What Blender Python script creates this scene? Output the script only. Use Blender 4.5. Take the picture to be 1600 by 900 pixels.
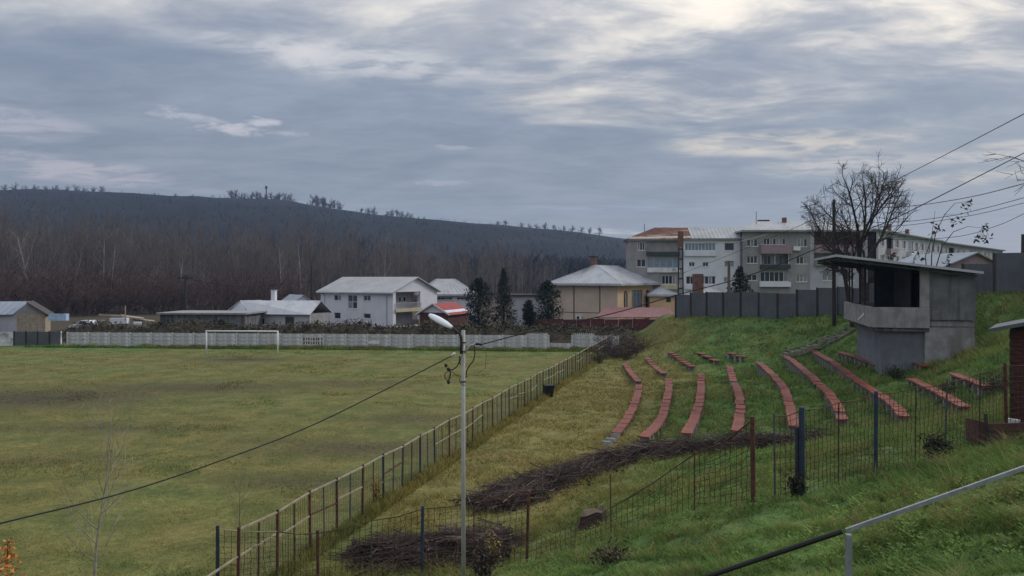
import bpy, math, random
import numpy as np
from mathutils import Vector
random.seed(7); np.random.seed(7)
R = math.radians
for o in list(bpy.data.objects): bpy.data.objects.remove(o)
scene = bpy.context.scene
COL = scene.collection

# ------------------------------------------------------------------ camera
F, CX, HY, CZ = 1200.0, 800.0, 434.0, 7.8       # focal px (1600 wide), centre x, horizon y, eye height over the pitch
cam_d = bpy.data.cameras.new('camera'); cam = bpy.data.objects.new('camera', cam_d); COL.objects.link(cam)
cam.location = (0, 0, CZ); cam.rotation_euler = (R(90), 0, 0)
cam_d.sensor_width = 36; cam_d.lens = 36*F/1600; cam_d.shift_y = -(450-HY)/1600
cam_d.clip_start = .1; cam_d.clip_end = 6000
scene.camera = cam

# ------------------------------------------------------------------ world
SUN_AZ, SUN_EL = 62.0, 30.0      # azimuth from +Y towards +X
w = bpy.data.worlds.new('World'); scene.world = w; w.use_nodes = True
nt = w.node_tree; nt.nodes.clear()
class NB:
    """tiny node builder"""
    def __init__(s, nt): s.nt = nt
    def n(s, t, **k):
        o = s.nt.nodes.new(t)
        for a, b in k.items(): setattr(o, a, b)
        return o
    def link(s, a, b): s.nt.links.new(a, b)
    def put(s, sock, v):
        if hasattr(v, 'links') or hasattr(v, 'is_linked'): s.link(v, sock)
        else: sock.default_value = v
    def m(s, op, a, b=None, c=None, clamp=False):
        o = s.n('ShaderNodeMath', operation=op, use_clamp=clamp)
        s.put(o.inputs[0], a)
        if b is not None: s.put(o.inputs[1], b)
        if c is not None: s.put(o.inputs[2], c)
        return o.outputs[0]
    def mix(s, f, a, b, mode='MIX'):
        o = s.n('ShaderNodeMix', data_type='RGBA', blend_type=mode)
        s.put(o.inputs[0], f)
        s.put(o.inputs[6], a if hasattr(a, 'is_linked') else (*a, 1))
        s.put(o.inputs[7], b if hasattr(b, 'is_linked') else (*b, 1))
        return o.outputs[2]
    def noise(s, vec, scale, detail=5, rough=.55, dist=0.):
        o = s.n('ShaderNodeTexNoise')
        if vec is not None: s.link(vec, o.inputs['Vector'])
        o.inputs['Scale'].default_value = scale; o.inputs['Detail'].default_value = detail
        o.inputs['Roughness'].default_value = rough; o.inputs['Distortion'].default_value = dist
        return o.outputs['Fac']
    def step(s, x, a, b):
        o = s.n('ShaderNodeMapRange', interpolation_type='SMOOTHSTEP')
        s.put(o.inputs[0], x); o.inputs[1].default_value = a; o.inputs[2].default_value = b
        return o.outputs[0]
    def mapv(s, vec, scale=(1,1,1), loc=(0,0,0), rot=(0,0,0)):
        o = s.n('ShaderNodeMapping'); s.link(vec, o.inputs[0])
        o.inputs['Scale'].default_value = scale; o.inputs['Location'].default_value = loc; o.inputs['Rotation'].default_value = rot
        return o.outputs[0]
b = NB(nt)
tc = b.n('ShaderNodeTexCoord'); sep = b.n('ShaderNodeSeparateXYZ'); b.link(tc.outputs['Generated'], sep.inputs[0])
dx, dy, dz = sep.outputs
az = b.m('MULTIPLY', b.m('ARCTAN2', dx, dy), 180/math.pi)
el = b.m('MULTIPLY', b.m('ARCSINE', dz), 180/math.pi)
zz = b.m('ADD', b.m('MAXIMUM', dz, 0.0), .13)
cmb = b.n('ShaderNodeCombineXYZ'); b.link(b.m('DIVIDE', dx, zz), cmb.inputs[0]); b.link(b.m('DIVIDE', dy, zz), cmb.inputs[1])
P = cmb.outputs[0]
nbig = b.noise(b.mapv(P, (.55, 1.0, 1), (3.1, 1.7, 0)), .9, 4, .5)
nmid = b.noise(b.mapv(P, (1.0, 1.7, 1), (7.3, .4, 0), (0, 0, .25)), 1.7, 7, .56, .4)
nfin = b.noise(b.mapv(P, (1.5, 2.6, 1), (1.3, 9.4, 0), (0, 0, -.3)), 3.4, 8, .60, .5)
tex = b.m('ADD', b.m('MULTIPLY', nmid, .68), b.m('MULTIPLY', nfin, .32))
def pxdir(px, py): return math.degrees(math.atan2(px-CX, F)), math.degrees(math.atan2(HY-py, math.hypot(px-CX, F)))
wob = b.m('MULTIPLY', b.m('SUBTRACT', nmid, .5), 1.6)
wob2 = b.m('MULTIPLY', b.m('SUBTRACT', b.noise(b.mapv(P, (2.4, 2.6, 1)), 4.5, 6, .62, .3), .5), 4.2)
def patch(px, py, hw, hh, soft=1.0, wobv=None, tilt=0.):
    a0, e0 = pxdir(px, py); wa, we = hw/F*57.3, hh/F*57.3
    da = b.m('SUBTRACT', az, a0)
    de = b.m('ADD', b.m('SUBTRACT', el, e0), b.m('MULTIPLY', da, tilt))
    q = b.m('ADD', b.m('POWER', b.m('ABSOLUTE', b.m('DIVIDE', da, wa)), 2), b.m('POWER', b.m('ABSOLUTE', b.m('DIVIDE', de, we)), 2))
    v = b.m('ADD', b.m('SUBTRACT', 1.0, q), wob if wobv is None else wobv)
    return b.step(v, 0.0, soft)
# high bright cloud sheet above ~14 deg, blue-grey gap below
edge = b.m('ADD', b.m('MULTIPLY', b.m('SUBTRACT', nbig, .5), 13), b.m('MULTIPLY', b.m('SUBTRACT', nmid, .5), 9))
gap = patch(250, 165, 520, 85, 1.3, None, .02)
lobe = patch(960, 150, 330, 62, 1.2, None, .05)
ee = b.m('ADD', b.m('ADD', b.m('ADD', el, edge), b.m('MULTIPLY', lobe, 2.6)), b.m('MULTIPLY', gap, -3.2))
sheet = b.step(ee, 11.0, 18.5)
sd = Vector((math.sin(R(SUN_AZ))*math.cos(R(SUN_EL)), math.cos(R(SUN_AZ))*math.cos(R(SUN_EL)), math.sin(R(SUN_EL))))
dot = b.n('ShaderNodeVectorMath', operation='DOT_PRODUCT'); b.link(tc.outputs['Generated'], dot.inputs[0]); dot.inputs[1].default_value = sd
near_sun = b.step(dot.outputs['Value'], .1, 1.0)
sky = b.n('ShaderNodeTexSky', sky_type='NISHITA', sun_disc=False)
sky.sun_elevation = R(SUN_EL); sky.sun_rotation = R(SUN_AZ); sky.air_density = 1.2; sky.dust_density = 2.0
nish = b.mix(1.0, sky.outputs[0], (.055, .055, .055), 'MULTIPLY')
slate = b.mix(b.step(tex, .30, .70), (.202, .238, .302), (.302, .338, .402))
low = b.step(el, 9.0, 0.5)
slate = b.mix(b.m('MULTIPLY', low, .55), slate, (.37, .42, .50))
base = b.mix(.80, nish, slate)
bright = b.mix(b.step(tex, .33, .68), (.315, .328, .36), (.61, .585, .535))
bright = b.mix(b.m('MULTIPLY', near_sun, b.step(tex, .45, .7)), bright, (.94, .84, .69))
c = b.mix(b.m('MULTIPLY', sheet, .93), base, bright)
for (px, py, hw, hh, soft, cc, op, wv, tl) in [
    (300, 184, 62, 8, 1.6, (.47, .47, .51), .75, wob2, .03), (366, 203, 56, 11, 1.5, (.52, .51, .54), .85, wob2, .02), (262, 170, 26, 6, 1.6, (.44, .44, .49), .6, wob2, 0), (445, 208, 42, 5, 1.6, (.46, .46, .5), .6, wob2, 0),
    (412, 190, 30, 8, 1.4, (.52, .51, .54), .8, wob2, 0), (710, 230, 45, 5, .9, (.40, .42, .48), .5, wob2, 0), (700, 286, 50, 5, .9, (.40, .42, .48), .5, wob2, 0),
    (90, 262, 220, 22, 1.1, (.44, .42, .46), .75, None, .10), (10, 188, 120, 26, 1.1, (.40, .40, .45), .7, None, .08),
    (1230, 222, 210, 24, 1.2, (.66, .60, .51), .72, None, .02), (1330, 258, 170, 20, 1.2, (.60, .56, .52), .6, None, .0),
    (1490, 280, 140, 15, 1.1, (.62, .57, .5), .55, None, -.05), (1560, 235, 90, 14, 1.1, (.66, .61, .54), .55, None, -.05),
    (560, 95, 320, 34, 1.2, (.60, .585, .57), .55, None, .06), (960, 362, 60, 5, 1.0, (.56, .55, .55), .6, None, .05), (980, 325, 200, 9, 1.3, (.36, .41, .52), .5, None, 0)]:
    f_ = b.m('MULTIPLY', patch(px, py, hw, hh, soft, wv, tl), op)
    if wv is None: f_ = b.m('MULTIPLY', f_, b.m('ADD', .25, b.m('MULTIPLY', b.step(nfin, .38, .60), .95)), clamp=True)
    c = b.mix(f_, c, cc)
c = b.mix(1.0, c, b.mix(b.step(dz, 0.0, 1.0), (.95, .95, .95), (1.85, 1.93, 2.15)), 'MULTIPLY')
bg = b.n('ShaderNodeBackground'); b.link(c, bg.inputs[0]); bg.inputs[1].default_value = 1.0
out = b.n('ShaderNodeOutputWorld'); b.link(bg.outputs[0], out.inputs[0])

# ------------------------------------------------------------------ sun
sl = bpy.data.lights.new('sun', 'SUN'); so = bpy.data.objects.new('sun', sl); COL.objects.link(so)
sl.energy = 1.5; sl.angle = R(12); sl.color = (1, .96, .91)
so.rotation_euler = sd.to_track_quat('Z', 'Y').to_euler(); so.location = (30, 10, 60)
vs = scene.view_settings; vs.view_transform = 'Standard'; vs.look = 'None'; vs.exposure = .2; vs.gamma = 1; vs.use_curve_mapping = False

# ------------------------------------------------------------------ helpers
def WX(px, Y): return (px-CX)/F*Y
def WZ(py, Y): return CZ-(py-HY)/F*Y
def at(px, py, Y): return Vector((WX(px, Y), Y, WZ(py, Y)))
def atz(px, py, z):
    Y = (CZ-z)*F/(py-HY); return Vector((WX(px, Y), Y, z))
class Fr:
    """local frame: a = right, b = back (away), c = up"""
    def __init__(s, o, ang):
        s.o = Vector(o); s.ang = ang; s.r = Vector((math.cos(ang), math.sin(ang), 0)); s.f = Vector((-math.sin(ang), math.cos(ang), 0))
    def __call__(s, a, b, c): return s.o+s.r*a+s.f*b+Vector((0, 0, c))
    def hit(s, px, py, b0=0.):
        """pixel on the vertical plane b = b0 -> (a, c)"""
        o = s.o+s.f*b0; rx = (px-CX)/F
        # o + a r = t (rx,1)
        det = s.r.x*(-1)-(-rx)*s.r.y
        a = ((-o.x)*(-1)-(-rx)*(-o.y))/det
        t = o.y+a*s.r.y
        return a, CZ-(py-HY)/F*t-s.o.z
class MB:
    def __init__(s): s.v = []; s.f = []
    def quadbox(s, p):
        n = len(s.v); s.v += [Vector(q) for q in p]
        s.f += [tuple(n+i for i in q) for q in ((0,3,2,1),(4,5,6,7),(0,1,5,4),(1,2,6,5),(2,3,7,6),(3,0,4,7))]; return s
    def box(s, fr, a0, a1, b0, b1, c0, c1):
        return s.quadbox([fr(a0,b0,c0), fr(a1,b0,c0), fr(a1,b1,c0), fr(a0,b1,c0), fr(a0,b0,c1), fr(a1,b0,c1), fr(a1,b1,c1), fr(a0,b1,c1)])
    def bar(s, p, q, wd, ht, up=Vector((0,0,1))):
        p = Vector(p); q = Vector(q); d = (q-p).normalized()
        if abs(d.dot(up)) > .95: up = Vector((1,0,0))
        x = d.cross(up).normalized(); y = x.cross(d).normalized(); x = x*(wd/2); y = y*(ht/2)
        return s.quadbox([p-x-y, p+x-y, q+x-y, q-x-y, p-x+y, p+x+y, q+x+y, q-x+y])
    def tube(s, pts, rad, n=6, cap=True):
        pts = [Vector(p) for p in pts]; k = len(pts)
        if not hasattr(rad, '__len__'): rad = [rad]*k
        base = len(s.v); ref = None
        for i, p in enumerate(pts):
            d = (pts[min(i+1, k-1)]-pts[max(i-1, 0)])
            d = d.normalized() if d.length > 1e-9 else Vector((0,0,1))
            if ref is None: ref = Vector((0,0,1)) if abs(d.z) < .9 else Vector((1,0,0))
            x = d.cross(ref); x = x.normalized() if x.length > 1e-6 else Vector((1,0,0))
            y = d.cross(x).normalized(); ref = x.cross(d) if x.cross(d).length > .1 else ref
            for j in range(n):
                a = 2*math.pi*j/n; s.v.append(p+(x*math.cos(a)+y*math.sin(a))*rad[i])
        for i in range(k-1):
            for j in range(n):
                a = base+i*n+j; c2 = base+i*n+(j+1) % n
                s.f.append((a, c2, c2+n, a+n))
        if cap:
            s.f.append(tuple(base+j for j in range(n))[::-1]); s.f.append(tuple(base+(k-1)*n+j for j in range(n)))
        return s
    def prism(s, poly, off):
        """polygon points + extrusion vector"""
        n = len(s.v); k = len(poly); off = Vector(off); s.v += [Vector(p) for p in poly]+[Vector(p)+off for p in poly]
        s.f.append(tuple(range(n, n+k))[::-1]); s.f.append(tuple(range(n+k, n+2*k)))
        for i in range(k): s.f.append((n+i, n+(i+1) % k, n+k+(i+1) % k, n+k+i))
        return s
    def tri(s, a, b_, c_):
        n = len(s.v); s.v += [a, b_, c_]; s.f.append((n, n+1, n+2)); return s
    def wall(s, fr, a0, a1, c0, c1, holes, t=.3, b0=0.):
        """wall with rectangular openings, front plane at b0, thickness t"""
        xs = sorted({a0, a1, *[min(max(h[i], a0), a1) for h in holes for i in (0, 1)]}); zs = sorted({c0, c1, *[min(max(h[i], c0), c1) for h in holes for i in (2, 3)]})
        for i in range(len(xs)-1):
            run = None
            for j in range(len(zs)-1):
                mx, mz = (xs[i]+xs[i+1])/2, (zs[j]+zs[j+1])/2
                solid = not any(h[0] < mx < h[1] and h[2] < mz < h[3] for h in holes)
                if solid: run = [zs[j], zs[j+1]] if run is None else [run[0], zs[j+1]]
                if (not solid or j == len(zs)-2) and run:
                    s.box(fr, xs[i], xs[i+1], b0, b0+t, run[0], run[1]); run = None
        return s
    def mesh(s, name, mat, smooth=False, loc=Vector((0,0,0))):
        me = bpy.data.meshes.new(name); me.from_pydata([tuple(v-loc) for v in s.v], [], s.f)
        if mat: me.materials.append(mat)
        if smooth: me.polygons.foreach_set('use_smooth', [True]*len(me.polygons))
        me.update(); return me
    def build(s, name, mat, parent=None, smooth=False, loc=None):
        if parent is not None:
            l = Vector(parent.location); q = parent.parent
            while q is not None: l = l+Vector(q.location); q = q.parent
        else: l = Vector(loc) if loc is not None else Vector((0,0,0))
        me = s.mesh(name, mat, smooth, l)
        o = bpy.data.objects.new(name, me); COL.objects.link(o)
        if parent is not None: o.parent = parent
        else: o.location = l
        return o
def tag(o, label=None, cat=None, group=None, kind=None):
    if label: o['label'] = label
    if cat: o['category'] = cat
    if group: o['group'] = group
    if kind: o['kind'] = kind
    return o
def thing(name, label, cat, loc, group=None):
    o = bpy.data.objects.new(name, None); COL.objects.link(o); o.location = loc; o.empty_display_size = .3
    return tag(o, label, cat, group)
def inst(name, me, loc, rot=(0,0,0), scale=(1,1,1), parent=None):
    o = bpy.data.objects.new(name, me); COL.objects.link(o); o.rotation_euler = rot; o.scale = scale
    if parent is not None: o.parent = parent; o.location = Vector(loc)-Vector(parent.location)
    else: o.location = loc
    return o
def np_mesh(name, V, faces_n, mat, attrs=None, smooth=False):
    """V (n,3), all faces of faces_n consecutive verts"""
    me = bpy.data.meshes.new(name); n = len(V); k = n//faces_n
    me.vertices.add(n); me.vertices.foreach_set('co', np.ascontiguousarray(V, dtype=np.float32).ravel())
    me.loops.add(n); me.loops.foreach_set('vertex_index', np.arange(n, dtype=np.int32))
    me.polygons.add(k); me.polygons.foreach_set('loop_start', np.arange(0, n, faces_n, dtype=np.int32))
    for an, av in (attrs or {}).items():
        a = me.attributes.new(an, 'FLOAT', 'POINT'); a.data.foreach_set('value', np.ascontiguousarray(av, dtype=np.float32))
    if mat: me.materials.append(mat)
    me.update(calc_edges=True); me.validate()
    o = bpy.data.objects.new(name, me); COL.objects.link(o); return o

# ------------------------------------------------------------------ materials
MATS = {}
def mat(name, col, rough=.8, var=.25, scale=3., bump=.0, spec=.3, metal=0., col2=None, mixs=(.45, .65), streak=None, bscale=None, coord='Object'):
    if name in MATS: return MATS[name]
    m = bpy.data.materials.new(name); m.use_nodes = True; n = NB(m.node_tree)
    bs = m.node_tree.nodes['Principled BSDF']; t = n.n('ShaderNodeTexCoord'); v = t.outputs[coord]
    nz = n.noise(v, scale, 6, .6)
    c1 = tuple(x*(1-var) for x in col); c2 = tuple(min(1, x*(1+var)) for x in col)
    cc = n.mix(n.step(nz, .3, .7), c1, c2)
    if col2 is not None:
        vv = n.mapv(v, streak, (3, 5, 1)) if streak else n.mapv(v, (1,1,1), (3, 5, 1))
        f = n.step(n.noise(vv, scale*.6, 7, .65, .3), *mixs)
        cc = n.mix(f, cc, col2)
    n.link(cc, bs.inputs['Base Color']); bs.inputs['Roughness'].default_value = rough; bs.inputs['Metallic'].default_value = metal
    bs.inputs['Specular IOR Level'].default_value = spec
    if bump:
        bp = n.n('ShaderNodeBump'); bp.inputs['Strength'].default_value = bump; bp.inputs['Distance'].default_value = .03
        n.link(n.noise(v, bscale or scale*4, 5, .65), bp.inputs['Height']); n.link(bp.outputs[0], bs.inputs['Normal'])
    MATS[name] = m; return m
M_white = mat('white_render', (.58, .60, .66), .85, .06, .6, .1, col2=(.45, .45, .46), mixs=(.55, .8), streak=(1, 1, .25))
M_cream = mat('tan_render', (.50, .41, .33), .85, .08, .5, .1)
M_orange = mat('orange_render', (.58, .40, .24), .85, .08, .5, .1)
M_grey = mat('grey_render', (.25, .245, .25), .9, .15, .6, .2, col2=(.17, .16, .155), mixs=(.5, .75), streak=(1, 1, .2))
M_grey2 = mat('pale_grey_render', (.37, .38, .42), .9, .12, .6, .2, col2=(.28, .28, .29), mixs=(.5, .75), streak=(1, 1, .2))
M_conc = mat('weathered_concrete', (.140, .143, .150), .92, .25, 1.2, .5, col2=(.065, .064, .064), mixs=(.46, .62), streak=(2.2, 2.2, .16), bscale=14)
M_conc_p = mat('pale_concrete', (.25, .253, .26), .92, .22, 1.6, .4, col2=(.16, .155, .15), mixs=(.5, .7), streak=(1, 1, .35), bscale=14)
M_conc_b = mat('painted_plinth', (.13, .145, .17), .9, .18, 1.1, .3, col2=(.11, .115, .12), mixs=(.52, .72), streak=(1, 1, .3), bscale=14)
M_wallc = mat('whitewashed_concrete', (.58, .59, .60), .92, .15, 1.2, .5, col2=(.27, .28, .29), mixs=(.5, .68), bscale=9)
M_roofm = mat('galvanised_roof', (.40, .42, .45), .42, .08, .7, .05, .5, .25, col2=(.26, .27, .28), mixs=(.5, .7))
M_roofw = mat('pale_sheet_roof', (.34, .35, .365), .5, .1, .5, .05, .4, .1, col2=(.25, .25, .25), mixs=(.52, .72))
M_roofb = mat('blue_grey_roof', (.22, .26, .31), .5, .1, .7, .05, .4, .1)
M_rustroof = mat('rusty_roof', (.13, .058, .040), .8, .3, .7, .1, col2=(.42, .36, .32), mixs=(.56, .64), streak=(.25, 1.5, 1))
M_redroof = mat('red_tile_roof', (.27, .036, .034), .6, .15, 2, .1)
M_dkred = mat('dark_red_metal', (.09, .022, .022), .6, .25, 1.5, .1, col2=(.05, .02, .02))
M_mauve = mat('dark_red_canopy', (.20, .085, .085), .5, .15, 1.2, .05, .5)
M_glass = mat('window_glass', (.02, .024, .03), .12, .3, 1.5, 0, .6)
M_glassb = mat('pale_blue_glazing', (.16, .21, .26), .2, .2, 1.2, 0, .6)
M_curt = mat('curtained_glass', (.20, .205, .21), .25, .3, 1.5, 0, .6)
M_frame = mat('white_frame', (.62, .62, .64), .6, .05, 2)
M_dkframe = mat('dark_frame', (.05, .04, .035), .6, .2, 2)
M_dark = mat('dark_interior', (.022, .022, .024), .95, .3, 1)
M_brownp = mat('brown_panel', (.085, .042, .038), .8, .2, 2)
M_mauvep = mat('mauve_panel', (.26, .19, .21), .8, .15, 1)
M_yellow = mat('pale_yellow_render', (.42, .38, .25), .85, .1, 1)
M_grnp = mat('dark_green_panel', (.035, .045, .04), .7, .2, 2)
M_brick = mat('dark_red_brick', (.065, .022, .020), .85, .35, 5, .4, col2=(.10, .065, .06), mixs=(.56, .68))
M_chim = mat('brick_chimney', (.15, .085, .07), .9, .25, 3, .3)
M_metalf = mat('grey_sheet_metal', (.085, .093, .108), .5, .15, .9, .1, .5, .2, col2=(.075, .07, .07), mixs=(.55, .75), streak=(1, 1, .25))
M_post = mat('dark_post', (.035, .034, .035), .75, .3, 3)
M_rust = mat('rusty_steel', (.075, .034, .026), .85, .4, 6, .4, col2=(.14, .06, .035), mixs=(.5, .7))
M_blue = mat('blue_paint', (.022, .036, .068), .6, .3, 5, .2, .4, col2=(.05, .04, .04), mixs=(.6, .75))
M_teal = mat('green_grey_paint', (.06, .075, .07), .7, .3, 5, .2, col2=(.09, .05, .04), mixs=(.55, .7))
M_rail = mat('faded_rail', (.27, .24, .17), .7, .25, 4, .2, col2=(.12, .08, .05), mixs=(.55, .75))
M_wire = mat('rusty_wire', (.058, .037, .028), .8, .3, 6)
M_wireg = mat('grey_wire', (.11, .105, .09), .7, .3, 6)
M_black = mat('black_rubber', (.012, .012, .013), .55, .2, 6)
M_seat = mat('faded_red_seat', (.165, .036, .018), .62, .2, 2.5, .25, .4, col2=(.15, .050, .038), mixs=(.46, .68), coord='Generated')
M_seatb = mat('pale_red_seat', (.19, .045, .023), .6, .2, 2.5, .25, .4, col2=(.17, .058, .045), mixs=(.5, .7), coord='Generated')
M_seatc = mat('dull_red_seat', (.14, .033, .018), .7, .2, 2.5, .25, .4, col2=(.20, .085, .06), mixs=(.58, .74), coord='Generated')
M_lampw = mat('white_lamp_housing', (.66, .70, .76), .3, .04, 4, 0, .5)
M_pole = mat('pale_grey_pole', (.36, .36, .35), .7, .12, 3, .2, col2=(.28, .27, .26), mixs=(.52, .7))
M_white_p = mat('white_paint', (.66, .67, .68), .5, .08, 5, .1, .4)
M_railp = mat('galvanised_rail', (.25, .265, .29), .5, .18, 9, .15, .5, .2, col2=(.20, .18, .16), mixs=(.56, .72))
M_bark = mat('dark_bark', (.045, .037, .033), .95, .35, 4, .5)
M_barkg = mat('grey_brown_bark', (.128, .108, .098), .95, .35, .25, col2=(.23, .20, .18), mixs=(.60, .72), streak=(2.5, 2.5, .15))
M_twig = mat('red_brown_twigs', (.080, .050, .042), .95, .4, .3)
M_birch = mat('pale_birch_bark', (.30, .285, .27), .9, .2, .6, col2=(.10, .09, .085), mixs=(.5, .65))
M_barkl = mat('light_bark', (.27, .24, .19), .9, .3, 4)
M_brush = mat('cut_branches', (.046, .032, .027), .95, .5, 1.2, col2=(.10, .075, .055), mixs=(.58, .72))
M_brushl = mat('weathered_branches', (.13, .10, .085), .95, .3, 2)
M_conif = mat('dark_needles', (.020, .030, .022), .85, .4, 1.2, col2=(.05, .065, .04), mixs=(.55, .7))
M_conif2 = mat('brown_green_needles', (.036, .040, .032), .85, .4, 1.2)
M_leaf = mat('dead_leaf', (.05, .038, .030), .85, .4, 3)
M_shrub = mat('dark_shrub_leaf', (.030, .038, .020), .85, .45, .8)
M_orleaf = mat('orange_leaf', (.50, .20, .05), .8, .25, 6)
M_ylleaf = mat('yellow_leaf', (.34, .26, .06), .8, .25, 6)
M_wood = mat('weathered_planks', (.30, .25, .19), .85, .25, 3, .2)
M_stump = mat('cut_wood', (.095, .070, .050), .9, .3, 5, .3)
M_step = mat('mossy_concrete_step', (.17, .17, .135), .95, .3, 2, .4, col2=(.10, .11, .06), mixs=(.5, .7))
M_car = mat('white_vehicle_paint', (.55, .58, .62), .3, .05, 3, 0, .5)
M_tarp = mat('light_blue_tarp', (.30, .42, .55), .6, .2, 2)
M_weed = mat('mound_weeds', (.055, .056, .030), .9, .45, .35, col2=(.075, .06, .04), mixs=(.45, .65))
M_soil = mat('dark_soil', (.05, .042, .034), .95, .35, 1.5, .5)

# ------------------------------------------------------------------ terrain
UX, UY = .2624, .9650             # direction of the touchline fence; the right-hand normal is (UY, -UX)
FX, FY = -4.35, 26.9
def fsd(x, y): return (x-FX)*UX+(y-FY)*UY, (x-FX)*UY-(y-FY)*UX
def fxy(s, d): return FX+UX*s+UY*d, FY+UY*s-UX*d
def lattice(seed):
    return np.random.RandomState(seed).rand(256, 256).astype(np.float64)
LAT = [lattice(i) for i in range(6)]
def vnoise(x, y, k):
    x = np.asarray(x, dtype=float); y = np.asarray(y, dtype=float)
    xi = np.floor(x).astype(int); yi = np.floor(y).astype(int); fx = x-xi; fy = y-yi
    fx = fx*fx*(3-2*fx); fy = fy*fy*(3-2*fy); L = LAT[k % 6]
    a = L[xi & 255, yi & 255]; b_ = L[(xi+1) & 255, yi & 255]; c_ = L[xi & 255, (yi+1) & 255]; d_ = L[(xi+1) & 255, (yi+1) & 255]
    return (a*(1-fx)+b_*fx)*(1-fy)+(c_*(1-fx)+d_*fx)*fy-.5
def fbm(x, y, sc, k=0, oct=4):
    r = 0; a = 1.
    for i in range(oct):
        r = r+a*vnoise(np.asarray(x)*sc+17.3*i, np.asarray(y)*sc-9.1*i, k+i); a *= .5; sc *= 2.03
    return r
def sst(x, a, b_):
    t = np.clip((x-a)/(b_-a), 0, 1); return t*t*(3-2*t)
ROWD = [(6.3, .0), (8.0, .28), (9.8, .55), (11.8, .73), (14.0, .97), (16.2, 1.25), (18.5, 1.62), (20.8, 2.08), (22.4, 2.6)]
CP = []
for s in (-12, -4, 4, 14, 24, 34, 44, 54):
    for d, z in ((-14, 0), (-4, 0), (0, 0), (3.5, 0)):
        if d > 0 and s < 3: continue
        CP.append((*fxy(s, d), z))
for d, z in ROWD:
    for s in (11, 20, 29): CP.append((*fxy(s, d), z))
for d, z in ROWD[3:7]: CP.append((*fxy(38, d), z))
CP += [(*fxy(20, 25), 3.75), (*fxy(20, 27.5), 5.0), (*fxy(20, 30), 6.4), (*fxy(30, 25), 3.8), (*fxy(12, 25), 3.9), (*fxy(10, 28), 5.2), (*fxy(34, 22), 2.9),
  (0, 0, 6.1), (3, 0, 6.2), (-4, 0, 5.2), (2.6, 6, 4.85), (4, 6, 5.3), (8, 6, 6.2), (5.3, 8, 4.7), (9.3, 14, 4.15), (14, 14, 5.2), (14, 19.5, 3.95), (13.8, 22, 3.5), (15.4, 25, 3.1),
  (-2.4, 20.2, .08), (.38, 20, .37), (2.44, 19, 1.45), (4.3, 18, 2.4), (5.3, 17, 2.7), (6.4, 17.4, 2.85), (8.75, 18.5, 3.1), (-1.1, 17, .8), (0, 10, 3.1), (-5, 10, 2.0), (-8, 13, .5), (2.2, 13, 2.85),
  (0, 25, .22), (2.5, 28, .35), (5, 25, 1.15), (8, 25, 1.9), (10.8, 26, 2.1),
  (17.5, 81, 3.5), (23, 75, 4.0), (29.3, 69, 4.5), (30.5, 62, 5.2), (30.7, 50.5, 6.35), (33, 49.5, 6.6), (38, 47, 7.1),
  (25, 95, 3.3), (45, 80, 4.5), (50, 60, 6), (60, 100, 4), (40, 124, 2.6), (60, 115, 3), (20, 112, 1.0), (0, 105, .3), (0, 125, 0), (-40, 105, 0), (-80, 105, 0), (-60, 130, 0), (40, 140, 3), (80, 150, 3.5),
  (11, 82, .3), (15, 80, 2.3), (9.6, 66, .2), (14.1, 69, .85), (17.5, 62.6, 1.45), (18, 72, 2.5), (22.7, 68, 2.9), (12, 75, .9), (27.4, 62, 4.0),
  (60, 30, 9), (60, 0, 10), (30, 20, 6.6), (30, 0, 8.2), (30, -25, 8), (0, -25, 7), (-20, -10, 3), (-60, -20, 1), (-20, 10, 0), (-40, 20, 0), (-40, 60, 0), (-20, 45, 0), (-60, 80, 0), (-20, 70, 0), (-75, 20, 0), (-85, 60, 0)]
CP = np.array(CP)
def tps_fit(C):
    n = len(C); d2 = ((C[:, None, :2]-C[None, :, :2])**2).sum(-1); K = .5*d2*np.log(d2+1e-9)+np.eye(n)*.6
    Pm = np.c_[np.ones(n), C[:, :2]]; A = np.block([[K, Pm], [Pm.T, np.zeros((3, 3))]])
    return np.linalg.solve(A, np.r_[C[:, 2], 0, 0, 0])
TW = tps_fit(CP)
def wall_y(x): return 84.3-(x+14)*.085        # concrete wall along the far end of the pitch
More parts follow.
